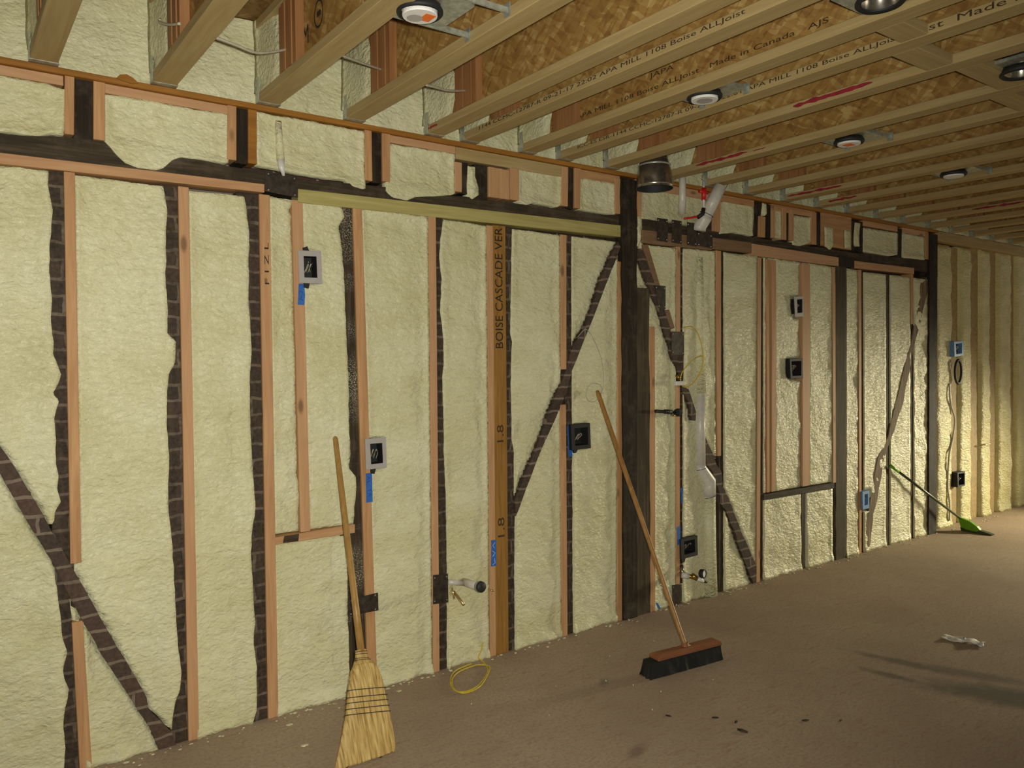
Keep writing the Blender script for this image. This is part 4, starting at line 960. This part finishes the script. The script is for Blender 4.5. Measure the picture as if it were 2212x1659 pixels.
# ------------------------------------------------------------------ electrical boxes, tape
EBG = 'electrical boxes on the long wall'
def ebox(lab, outer, inner, grey, ears=(), wires=1, Y=0.0, depth=0.055, body='black'):
    """px rectangles (x0, y0, x1, y1) read at the front face; outer may be 4 corners"""
    yf = Y-0.014
    oc = [Vector((*wx(x, y, yf), 0)) for x, y in outer]; ic = [Vector((*wx(x, y, yf), 0)) for x, y in inner]
    c = sum(oc, Vector())/4
    r = empty('electrical_box', (c.x, yf, c.y), lab, 'electrical box', EBG)
    def V(bm, p, y): return bm.verts.new((p.x-c.x, y-yf, p.y-c.y))
    def frame(o_, i_, y0, y1):
        bm = B(); n = 4
        a = [V(bm, p, y0) for p in o_]; b_ = [V(bm, p, y0) for p in i_]; a2 = [V(bm, p, y1) for p in o_]; b2 = [V(bm, p, y1) for p in i_]
        for k in range(n):
            m = (k+1) % n
            bm.faces.new((a[k], a[m], b_[m], b_[k])); bm.faces.new((a2[k], b2[k], b2[m], a2[m]))
            bm.faces.new((a[k], a2[k], a2[m], a[m])); bm.faces.new((b_[k], b_[m], b2[m], b2[k]))
        return bm
    if grey:
        obj('cover_ring', frame(oc, ic, yf, yf+0.005), 'grey', r, bev=0.0015)
        io = [p+(p-sum(ic, Vector())/4)*0.12 for p in ic]
        obj('box_body', frame(io, ic, yf+0.0055, Y+depth), body, r)
    else: obj('box_body', frame(oc, ic, yf, Y+depth), body, r, bev=0.0015)
    bm = B(); q = [V(bm, p+(p-sum(ic, Vector())/4)*0.1, Y+depth-0.004) for p in ic]; q2 = [V(bm, p+(p-sum(ic, Vector())/4)*0.1, Y+depth) for p in ic]
    bm.faces.new(q); bm.faces.new(q2[::-1])
    for k in range(4): bm.faces.new((q[k], q[(k+1) % 4], q2[(k+1) % 4], q2[k]))
    obj('back_wall', bm, 'dark', r)
    for e in ears:
        P = [Vector((*wx(x, y, yf+0.006), 0)) for x, y in e]; bm = B()
        A = [V(bm, p, yf+0.0055) for p in P]; Q = [V(bm, p, yf+0.02) for p in P]
        bm.faces.new(A); bm.faces.new(Q[::-1]); n = len(P)
        for k in range(n): bm.faces.new((A[k], A[(k+1) % n], Q[(k+1) % n], Q[k]))
        obj('mounting_ear', bm, 'black', r)
    rnd = random.Random(int(c.x*997)); icc = sum(ic, Vector())/4; wv = abs(ic[1].x-ic[0].x); hv = abs(ic[0].y-ic[3].y)
    for k in range(wires*4):
        u = (k+0.5)/(wires*4)-0.5
        p0 = Vector((icc.x-c.x+u*wv*0.5, 0.045, icc.y-c.y-hv*0.25+rnd.uniform(-.05, .05)*hv)); p3 = p0+Vector((rnd.uniform(-.12, .12)*wv, -0.012, hv*rnd.uniform(0.0, 0.15)))
        p1 = p0+Vector((0.1*wv*rnd.uniform(-1, 1), -0.034, hv*rnd.uniform(.3, .5))); p2 = p3+Vector((rnd.uniform(-.15, .15)*wv, -0.018, hv*0.25))
        obj('wire', tube(B(), smooth_path([p0, p1, p2, p3], 6), 0.0016, 6), ('cable', 'copper', 'thin', 'ink')[k % 4], r, True)
    return r
def R4(x0, y0, x1, y1, sl=0.0): return [(x0, y0), (x1, y0+sl*(x1-x0)), (x1, y1+sl*(x1-x0)), (x0, y1)]
ebox('upper grey-rimmed electrical box with a strip of blue tape under it', [(644, 540), (694, 543), (696, 613), (647, 611)], [(656, 553), (684, 554), (686, 600), (658, 599)], True,
     ([(656, 541), (655, 535), (664, 532), (668, 542)], [(657, 610), (657, 620), (667, 623), (669, 612)]))
ebox('lower grey-rimmed electrical box beside the corn broom handle', [(789, 948), (834, 944), (836, 1010), (791, 1015)], [(800, 959), (826, 957), (828, 1000), (802, 1003)], True,
     ([(801, 1014), (803, 1023), (809, 1024), (812, 1013)],))
ebox('bare black electrical box with a tall blue tape beside it', [(1234, 918), (1275, 914), (1277, 968), (1236, 973)], [(1241, 926), (1270, 923), (1271, 960), (1243, 963)], False, ([(1239, 972), (1241, 979), (1245, 978), (1248, 971)],))
ebox('low black electrical box above the pressure gauge', [(1471, 1165), (1507, 1157), (1508, 1199), (1472, 1209)], [(1478, 1170), (1501, 1165), (1502, 1192), (1479, 1199)], False, ([(1472, 1207), (1474, 1216), (1479, 1214), (1481, 1206)],))
ebox('small grey-rimmed box, upper of the two stacked near the far end', [(1716, 641), (1735, 640), (1736, 684), (1718, 685)], [(1722, 647), (1734, 646), (1734, 675), (1723, 676)], True)
ebox('small black box, lower of the two stacked near the far end', [(1706, 775), (1734, 774), (1735, 817), (1708, 818)], [(1710, 781), (1731, 780), (1731, 811), (1712, 812)], False)
ebox('black wall box with a curled wire, beyond the corner post', [(2068, 1021), (2085, 1018), (2085, 1049), (2069, 1053)], [(2071, 1024), (2083, 1022), (2083, 1046), (2071, 1049)], False, (), 1, YE-0.045, 0.05)
ebox('small blue electrical box near the floor at the far end', [(1863, 1062), (1878, 1060), (1878, 1098), (1864, 1101)], [(1868, 1068), (1875, 1067), (1875, 1090), (1868, 1092)], False, (), 1, 0.0, 0.04, 'bluebox')
ebox('blue electrical box above the black cable coil', [(2061, 738), (2082, 736), (2082, 768), (2062, 771)], [(2065, 743), (2078, 741), (2078, 763), (2066, 765)], False, (), 1, YE-0.05, 0.03, 'bluebox')
TG = 'blue tape strips'
def tape(px, lab, marks=(), m='ink', Y=-0.0005):
    o = tag(obj('blue_tape', prism(B(), wavy(px, 0.0012, 0.02, 3, Y), Y-0.0012, Y), 'tape'), lab, 'tape', TG)
    for mk in marks:
        pts = [Vector((wx(x, y, Y)[0], Y-0.0013, wx(x, y, Y)[1])) for x, y in mk]
        obj('handwriting', tube(B(), pts, 0.0012, 4), m, o)
    return o
tape([(645, 613), (657, 613), (659, 640), (657, 659), (643, 658), (644, 640)], 'blue tape under the upper grey-rimmed box', ([(647, 628), (654, 632)], [(652, 640), (649, 646), (655, 649)]))
tape([(790, 1023), (803, 1021), (805, 1084), (791, 1086)], 'blue tape under the lower grey-rimmed box, with black handwriting', ([(793, 1030), (800, 1032), (794, 1035)], [(799, 1038), (793, 1042)], [(794, 1060), (801, 1058)], [(793, 1066), (801, 1068), (795, 1072)]))
tape([(1225, 919), (1236, 917), (1239, 986), (1228, 987)], 'tall blue tape along the left of the bare black box', Y=0.0125)
tape([(1061, 1167), (1072, 1166), (1072, 1222), (1061, 1224)], 'blue tape with pale scribbles low on the lettered post', ([(1069, 1172), (1064, 1178), (1068, 1184)], [(1063, 1190), (1069, 1194), (1064, 1202)], [(1068, 1206), (1069, 1216), (1064, 1220)]), 'paper')
tape([(1462, 1139), (1469, 1136), (1470, 1175), (1463, 1178)], 'blue tape on the pink stud left of the low black box')
tape([(1470, 1054), (1477, 1053), (1478, 1085), (1471, 1088)], 'faded blue tape higher up on the old stud by the drain pipe', Y=0.0125)
tape([(1416, 1301), (1421, 1303), (1427, 1314), (1421, 1315)], 'scrap of blue tape at the floor right of the thick dark post', Y=-0.01)

# ------------------------------------------------------------------ plumbing and duct
def W3(x, y, Y=0.0): return at(x, y, 1, Y)
# capped drain stub
c0 = W3(998, 1256, 0.03); c1 = at(1040, 1268, 0, c0.x)
d = empty('drain_stub', c0, 'white drain stub with a black rubber cap sticking out of the foam', 'pipe')
obj('pipe', tube(B(), [(0, 0, 0), (c1-c0)*0.9], 0.021, 20), 'pvc', d, True)
e0 = W3(968, 1257, 0.0)-c0
obj('side_pipe', tube(B(), [e0, Vector((-0.01, -0.03, 0.0))], 0.014, 14), 'pvc', d, True)
dr = (c1-c0).normalized(); mt = Matrix.Translation((c1-c0)*0.86) @ dr.to_track_quat('Z', 'Y').to_matrix().to_4x4()
obj('rubber_cap', lathe(B(), [(0.0, 0.032), (0.024, 0.032), (0.0265, 0.028), (0.0265, 0.0), (0.022, 0.0)], 22, mt), 'rubber', d, True)
obj('hose_clamp', lathe(B(), [(0.0272, 0.004), (0.0278, 0.006), (0.0278, 0.014), (0.0272, 0.016)], 22, mt), 'galv', d, True)
n0 = W3(980, 1278, 0.02); n1 = at(1002, 1306, 0, n0.x)
s = empty('copper_stub', n0, 'small copper supply stub below the capped drain', 'pipe')
obj('tube', tube(B(), [(0, 0, 0), n1-n0], 0.0075, 12), 'copper', s, True)
obj('nail_tip', tube(B(), [W3(976, 1270, 0.01)-n0, W3(981, 1293, -0.002)-n0], 0.005, 8), 'copper', s, True)
tag(obj('copper_stub', tube(B(), [W3(1052, 1271, 0.02), W3(1062, 1276, -0.015), W3(1068, 1275, -0.015)], 0.005, 8), 'copper', smooth=True), 'short brown pipe end between the drain cap and the lettered post', 'pipe')
# vertical drain
v0, v1 = W3(1521, 560, 0.012), W3(1513, 1010, 0.012); v2 = W3(1531, 1284, 0.005)
vd = empty('drain_pipe', v2, 'tall vertical plastic drain pipe with blue marker lines, half buried in foam', 'pipe')
xm = W3(1514, 800, 0.012).x; xn = W3(1534, 1180, 0.005).x
q1 = Vector((xm, 0.018, W3(1514, 1012).z)); q2 = Vector((xn-0.005, 0.008, W3(1530, 1050).z))
qa = Vector((xm, 0.020, W3(1514, 850).z))
obj('foamed_pipe', tube(B(), [Vector((xm, 0.034, W3(1516, 555).z))-v2, Vector((xm, 0.026, W3(1514, 700).z))-v2, qa-v2], [0.030, 0.036, 0.040], 20), 'foam', vd, True)
obj('upper_pipe', tube(B(), [qa+Vector((0, 0, .02))-v2, q1-v2], [0.033, 0.034], 20), 'pvc', vd, True)
obj('coupling', tube(B(), [q1-v2+Vector((0, 0, 0.02)), q1-v2, q2-v2+Vector((0, -0.004, 0.03)), q2-v2, q2-v2-Vector((0, 0, 0.07))], [0.035, 0.038, 0.041, 0.043, 0.043], 22), 'pvc', vd, True)
obj('lower_pipe', tube(B(), [q2-v2-Vector((0, 0, 0.06)), Vector((xn, 0.012, W3(1534, 1180).z))-v2, Vector((xn, 0.008, 0.0))-v2+Vector((0, 0, 0.0))], [0.040, 0.044, 0.050], 22), 'foam', vd, True)
for cc, r_, zz in ((q1, 0.0388, 0.0), (q2, 0.0438, -0.066)):
    pts = [cc-v2+Vector((r_*math.cos(math.pi+math.pi*k/14), r_*math.sin(math.pi+math.pi*k/14), zz+0.03*(k/14-0.5))) for k in range(15)]
    obj('marker_line', tube(B(), pts, 0.0018, 5), 'blueink', vd, True)
# round duct
dc = at(1414, 408, 1, -0.17); k0 = (dc-CAM).dot(fw)*40/FPX
du = empty('duct_collar', dc, 'round flared sheet metal duct end hanging below the joists', 'duct')
obj('flare', lathe(B(), [(k0-0.002, 0.001), (k0, 0), (k0*0.99, 0.02), (k0*0.90, 0.10), (k0*0.80, 0.145), (k0*0.72, 0.165)], 36), 'duct', du, True)
obj('liner', lathe(B(), [(k0-0.003, 0.001), (k0*0.88, 0.10), (k0*0.70, 0.16), (0, 0.17)], 36), 'dark', du, True)
obj('crimp_ring', lathe(B(), [(k0*0.84, 0.128), (k0*0.88, 0.133), (k0*0.84, 0.138)], 36), 'galv', du, True)
obj('riser', lathe(B(), [(k0*0.74, 0.16), (k0*0.70, 0.20), (k0*0.70, ZS-dc.z-0.004)], 30), 'duct', du, True)
wp = [W3(1474, 360, -0.055), W3(1474, 430, -0.052), W3(1473, 462, -0.025)]
tag(obj('vent_pipe', tube(B(), wp, 0.0215, 18), 'pvc', smooth=True), 'short vertical white pipe between the round duct and the slanting pipe', 'pipe')
s0, s1, s2 = W3(1513, 497, -0.02), W3(1521, 474, -0.045), W3(1558, 399, -0.13)
sp_ = empty('slanting_pipe', s0, 'big white plastic pipe slanting up towards the joists', 'pipe')
obj('pipe', tube(B(), [s1-s0, s2-(s2-s1)*0.02-s0], 0.039, 22), 'pvc', sp_, True)
obj('elbow', tube(B(), [Vector((-0.012, 0.0, -0.006)), Vector((-0.008, 0.0, 0.02)), s1-s0, (s1-s0)*0.9+(s2-s0)*0.1], [0.042, 0.043, 0.043, 0.043], 22), 'pvc', sp_, True)
obj('printed_line', tube(B(), [s1-s0+Vector((0.026, -0.030, 0.0)), s2-s0+Vector((0.026, -0.030, 0))], 0.0015, 5), 'ink', sp_, True)
tt = (s2-s1).normalized(); up_ = tt.orthogonal().normalized(); sd_ = tt.cross(up_); cc = s1-s0+tt*0.035
obj('marker_line', tube(B(), [cc+(up_*math.cos(q*.3)+sd_*math.sin(q*.3))*0.044 for q in range(22)], 0.0022, 5), 'blueink', sp_, True)
rp = empty('red_water_pipe', W3(1524, 455, -0.07), 'red plastic water pipe and elbow left of the slanting pipe', 'pipe'); ro = rp.location
obj('pipe', tube(B(), smooth_path([W3(1478, 472, -0.05)-ro, W3(1505, 468, -0.08)-ro, W3(1520, 463, -0.09)-ro], 5), 0.0065, 10), 'red', rp, True)
obj('elbow_fitting', tube(B(), [W3(1508, 469, -0.09)-ro, W3(1518, 462, -0.095)-ro, W3(1520, 450, -0.095)-ro], 0.013, 12), 'black', rp, True)
obj('riser', tube(B(), [W3(1520, 456, -0.095)-ro, W3(1520, 392, -0.095)-ro], 0.0075, 10), 'white', rp, True)
obj('clamp_tee', tube(B(), [W3(1520, 432, -0.095)-ro, W3(1521, 406, -0.095)-ro], 0.014, 12), 'red', rp, True)
obj('tee_arm', tube(B(), [W3(1511, 413, -0.095)-ro, W3(1530, 416, -0.095)-ro], 0.010, 12), 'red', rp, True)
# black valve on the wall
vv = empty('shutoff_valve', W3(1445, 890, -0.02), 'black pipe with a shut-off valve beside the brace, above the floor brooms', 'valve'); vo = vv.location
obj('pipe', tube(B(), [W3(1416, 888, -0.02)-vo, W3(1460, 891, -0.02)-vo], 0.010, 12), 'rubber', vv, True)
obj('coupling', tube(B(), [W3(1436, 889, -0.02)-vo, W3(1450, 890, -0.02)-vo], 0.0145, 12), 'rubber', vv, True)
obj('valve_body', tube(B(), [W3(1458, 891, -0.024)-vo, W3(1462, 891, -0.024)-vo, W3(1468, 891, -0.024)-vo, W3(1472, 891, -0.024)-vo], [0.014, 0.025, 0.025, 0.013], 8), 'black', vv)
obj('brass_tap', tube(B(), [W3(1450, 897, -0.03)-vo, W3(1459, 897, -0.03)-vo], 0.006, 10), 'brass', vv, True)
# gauge and tap
gg = empty('pressure_gauge', W3(1500, 1246, -0.03), 'pressure gauge on a brass tap with white tags near the floor', 'gauge'); go = gg.location
obj('brass_pipe', tube(B(), [W3(1472, 1236, 0.01)-go, W3(1485, 1243, -0.06)-go, W3(1505, 1250, -0.10)-go], [0.012, 0.015, 0.011], 12), 'brass', gg, True)
obj('steel_nut', tube(B(), [W3(1473, 1242, -0.05)-go, W3(1487, 1245, -0.07)-go], 0.019, 12), 'white', gg, True)
obj('brass_knob', tube(B(), [W3(1495, 1243, -0.08)-go, W3(1505, 1249, -0.09)-go], 0.017, 12), 'brass', gg, True)
obj('white_tag', tube(B(), [W3(1507, 1250, -0.10)-go, W3(1519, 1255, -0.11)-go], 0.013, 12), 'paper', gg, True)
obj('tap_end', tube(B(), [W3(1518, 1254, -0.11)-go, W3(1527, 1258, -0.115)-go], [0.012, 0.006], 10), 'rubber', gg, True)
gd = Vector((0.22, -1, 0.05)).normalized(); gm = Matrix.Translation(W3(1517, 1239, -0.11)-go) @ gd.to_track_quat('Z', 'Y').to_matrix().to_4x4()
obj('gauge_case', lathe(B(), [(0, -0.012), (0.0255, -0.012), (0.0275, -0.006), (0.0275, 0.016), (0.0235, 0.018), (0.0225, 0.012)], 26, gm), 'black', gg, True)
obj('dial', lathe(B(), [(0.0228, 0.0125), (0.0, 0.0125)], 26, gm), 'paper', gg)
obj('stem', tube(B(), [W3(1512, 1252, -0.10)-go, W3(1516, 1244, -0.108)-go], 0.006, 8), 'brass', gg, True)
tag(obj('black_stub_pipe', tube(B(), [W3(1473, 1222, 0.0), W3(1474, 1238, -0.03)], 0.011, 10), 'duct', smooth=True), 'short metal pipe between the low black box and the gauge tap', 'pipe')

# ------------------------------------------------------------------ cables
def cable(px, r, m, lab, Y=-0.012, floor=False, name='cable', cat='cable', n=8):
    pts = []
    for p in px:
        yy = p[2] if len(p) > 2 else Y
        pts.append(at(p[0], p[1], 2, r+0.001) if floor else W3(p[0], p[1], yy))
    return tag(obj(name, tube(B(), smooth_path(pts, n), r, 8), m, smooth=True), lab, cat)
fl = [(1018, 1434), (985, 1448), (973, 1468), (979, 1488), (1003, 1497), (1035, 1484), (1052, 1460), (1057, 1440), (1035, 1436), (1018, 1440), (990, 1452), (976, 1470), (983, 1491), (1005, 1494), (1030, 1483), (1047, 1464), (1054, 1446), (1044, 1430)]
pts = [at(x, y, 2, 0.006) for x, y in fl] + [W3(1034, 1420, -0.03), W3(1040, 1404, -0.012), W3(1043, 1388, 0.0)]
tag(obj('yellow_cable', tube(B(), smooth_path(pts, 6), 0.0036, 8), 'yellow', smooth=True), 'yellow cable looped on the floor below the lettered post', 'cable')
cable([(1476, 708, 0.0), (1492, 705), (1503, 713), (1513, 735, -0.03), (1519, 765, -0.04), (1520, 785, -0.04), (1513, 805, -0.03), (1500, 824), (1486, 835), (1476, 832), (1470, 822), (1472, 808), (1484, 790, -0.02), (1500, 775, -0.03), (1517, 770, -0.04), (1518, 790, -0.045), (1508, 812, -0.03), (1492, 832), (1478, 836), (1469, 828)], 0.0034, 'yellow', 'yellow cable coiled on the wall by the drain pipe', -0.012, name='yellow_cable')
tag(obj('cable_clip', box(B(), tuple(W3(1461, 833, -0.022)), tuple(W3(1473, 823, 0.0))), 'white', bev=0.002), 'white cable clip at the end of the yellow wall coil', 'clip')
tag(obj('junction_stub', tube(B(), [W3(1462, 811, -0.005), W3(1469, 818, -0.02)], 0.012, 10), 'brass', smooth=True), 'brass stub above the white cable clip', 'fitting')
cable([(1248, 728, 0.0), (1262, 713), (1272, 716), (1285, 738), (1299, 775), (1304, 810), (1303, 838), (1296, 853), (1287, 866), (1275, 868), (1267, 858), (1268, 842), (1278, 829), (1292, 829), (1300, 838), (1298, 848)], 0.0016, 'thin', 'thin grey wire looped around the tip of the push broom handle', -0.03, name='thin_wire', cat='wire')
def jc(lab, a, xa, b, xb, mid, sag):
    p, q = at(a[0], a[1], 0, xa), at(b[0], b[1], 0, xb); m = (p+q)/2; m.z -= sag
    tag(obj('ceiling_cable', tube(B(), smooth_path([p, p.lerp(m, .5), m, m.lerp(q, .55)+Vector((0, 0, -sag*.15)), q], 6), 0.0048, 8), 'cable', smooth=True), lab, 'cable', 'white cables crossing between joists')
jc('white cable sagging between the third and fourth joists', (465, 80), JX[2]+FLW/2, (628, 104), JX[3]-JL-0.006, None, 0.035)
jc('straight white cable between the fourth and fifth joists', (735, 118), JX[3]+FLW/2, (830, 152), JX[4]-JL-0.006, None, 0.002)
jc('white cable between the fifth and sixth joists', (920, 183), JX[4]+FLW/2, (1010, 195), JX[5]-JL-0.006, None, 0.012)
p, q = at(346, 48, 0, JX[2]-FLW/2-0.012), at(388, 51, 0, JX[2]-FLW/2-0.004)
tag(obj('ceiling_cable', tube(B(), smooth_path([p+Vector((0, 0, .012)), p, (p+q)/2-Vector((0, 0, .006)), q], 5), 0.005, 8), 'cable', smooth=True), 'short white cable tie on the third joist near the wall', 'cable', 'white cables crossing between joists')
pe = empty('pipe_end', W3(611, 379, -0.012), 'white pointed pipe end hanging from the foam over the old beam', 'pipe'); po = pe.location
obj('foamed_length', tube(B(), [W3(601, 262, 0.012)-po, W3(606, 345, -0.004)-po], [0.014, 0.018], 14), 'foam', pe, True)
obj('white_tip', tube(B(), [W3(606, 343, -0.004)-po, W3(608, 362, -0.01)-po, W3(613, 380, -0.012)-po], [0.0165, 0.014, 0.005], 14), 'white', pe, True)
bm = B()
for dy, rr in ((0, 0), (0.008, 0.006), (0.016, -0.004)):
    c = W3(2070, 803, YE-0.055+dy); pts = [c+Vector(((0.062+rr)*math.cos(q*math.pi/14), 0, (0.105+rr)*math.sin(q*math.pi/14))) for q in range(29)]
    tube(bm, pts, 0.009, 8, False)
tag(obj('cable_coil', bm, 'rubber', smooth=True), 'black cable coil hanging under the blue box past the corner post', 'coil')
cable([(2051, 828, YE-0.03), (2053, 870, YE-0.03), (2062, 905, YE-0.03), (2058, 945, YE-0.03), (2050, 985, YE-0.03), (2047, 1050, YE-0.03), (2051, 1085, YE-0.03), (2051, 1125, YE-0.03)], 0.008, 'cable', 'pale cable running down the foam beyond the corner post')
tag(obj('nail', tube(B(), [at(2117, 962, 1, YE-0.02), at(2138, 959, 1, YE-0.06)], [0.006, 0.008], 8), 'copper', smooth=True), 'small nail sticking out of the far foam', 'nail')

# ------------------------------------------------------------------ bits on the floor
a, b = at(2036, 1378, 2, 0), at(2126, 1396, 2, 0); c = (a+b)/2; dd = (b-a); ln = dd.length; dd.normalize(); nn = Vector((-dd.y, dd.x, 0))
bm = B(); G = []
for i in range(15):
    row = []
    for j in range(7):
        u, v = i/14-0.5, j/6-0.5
        k = noise.noise(Vector((u*5, v*5, 2)))
        row.append(bm.verts.new(dd*(u*ln*(1+0.1*k)) + nn*(v*0.09*(1-1.1*u*u+0.3*k)) + Vector((0, 0, 0.003+0.026*abs(noise.noise(Vector((u*3.2, v*3, 9))))))))
    G.append(row)
for i in range(14):
    for j in range(6): bm.faces.new((G[i][j], G[i+1][j], G[i+1][j+1], G[i][j+1]))
o = obj('plastic_scrap', bm, 'paper', smooth=True); o.location = c
so = o.modifiers.new('t', 'SOLIDIFY'); so.thickness = 0.001
tag(o, 'crumpled pale plastic scrap on the open floor at right', 'scrap')
bm = B(); rnd = random.Random(3)
for i in range(260):
    t = rnd.random(); X = 0.15+8.6*t**1.2; y = -0.012-abs(rnd.gauss(0, 0.028)); r = rnd.uniform(0.002, 0.007)
    s = bmesh.ops.create_icosphere(bm, subdivisions=1, radius=r, matrix=Matrix.Translation((X, y, r*0.5)) @ Matrix.Diagonal((rnd.uniform(.8, 2), rnd.uniform(.7, 1.3), .6, 1)))
for i in range(16):
    X, y, r = rnd.uniform(0.6, 3.2), rnd.uniform(-1.1, -0.1), rnd.uniform(0.002, 0.005)
    bmesh.ops.create_icosphere(bm, subdivisions=1, radius=r, matrix=Matrix.Translation((X, y, r*0.5)))
for px, r in (((460, 1524), .012), ((658, 1612), .011), ((625, 1567), .010), ((862, 1494), .009)):
    p = at(px[0], px[1], 2, 0); bmesh.ops.create_icosphere(bm, subdivisions=1, radius=r, matrix=Matrix.Translation((p.x, p.y, r*0.3)) @ Matrix.Diagonal((1.7, 1, .4, 1)))
tag(obj('foam_crumbs', bm, 'foam'), 'foam crumbs and trimmings scattered along the foot of the wall', 'debris', None, 'stuff')
bm = B()
for px, r in (((1604, 1580), .014), ((1444, 1547), .008), ((1590, 1560), .008), ((1740, 1557), .010), ((1816, 1557), .007), ((1545, 1551), .009)):
    p = at(px[0], px[1], 2, 0); bmesh.ops.create_icosphere(bm, subdivisions=1, radius=r, matrix=Matrix.Translation((p.x, p.y, r*0.25)) @ Matrix.Rotation(px[0], 4, 'Z') @ Matrix.Diagonal((2.0, .8, .4, 1)))
tag(obj('dirt_crumbs', bm, 'old_x'), 'dark dirt crumbs on the open floor in front of the push broom', 'debris', None, 'stuff')
tag(obj('wood_chip', prism(B(), [wx(x, y, -0.01) for x, y in ((250, 170), (258, 163), (272, 162), (286, 170), (298, 181), (285, 183), (265, 176))], -0.022, -0.008), 'plate_rust'), 'orange wood chip lying on the rust orange strip near the top left corner', 'chip')
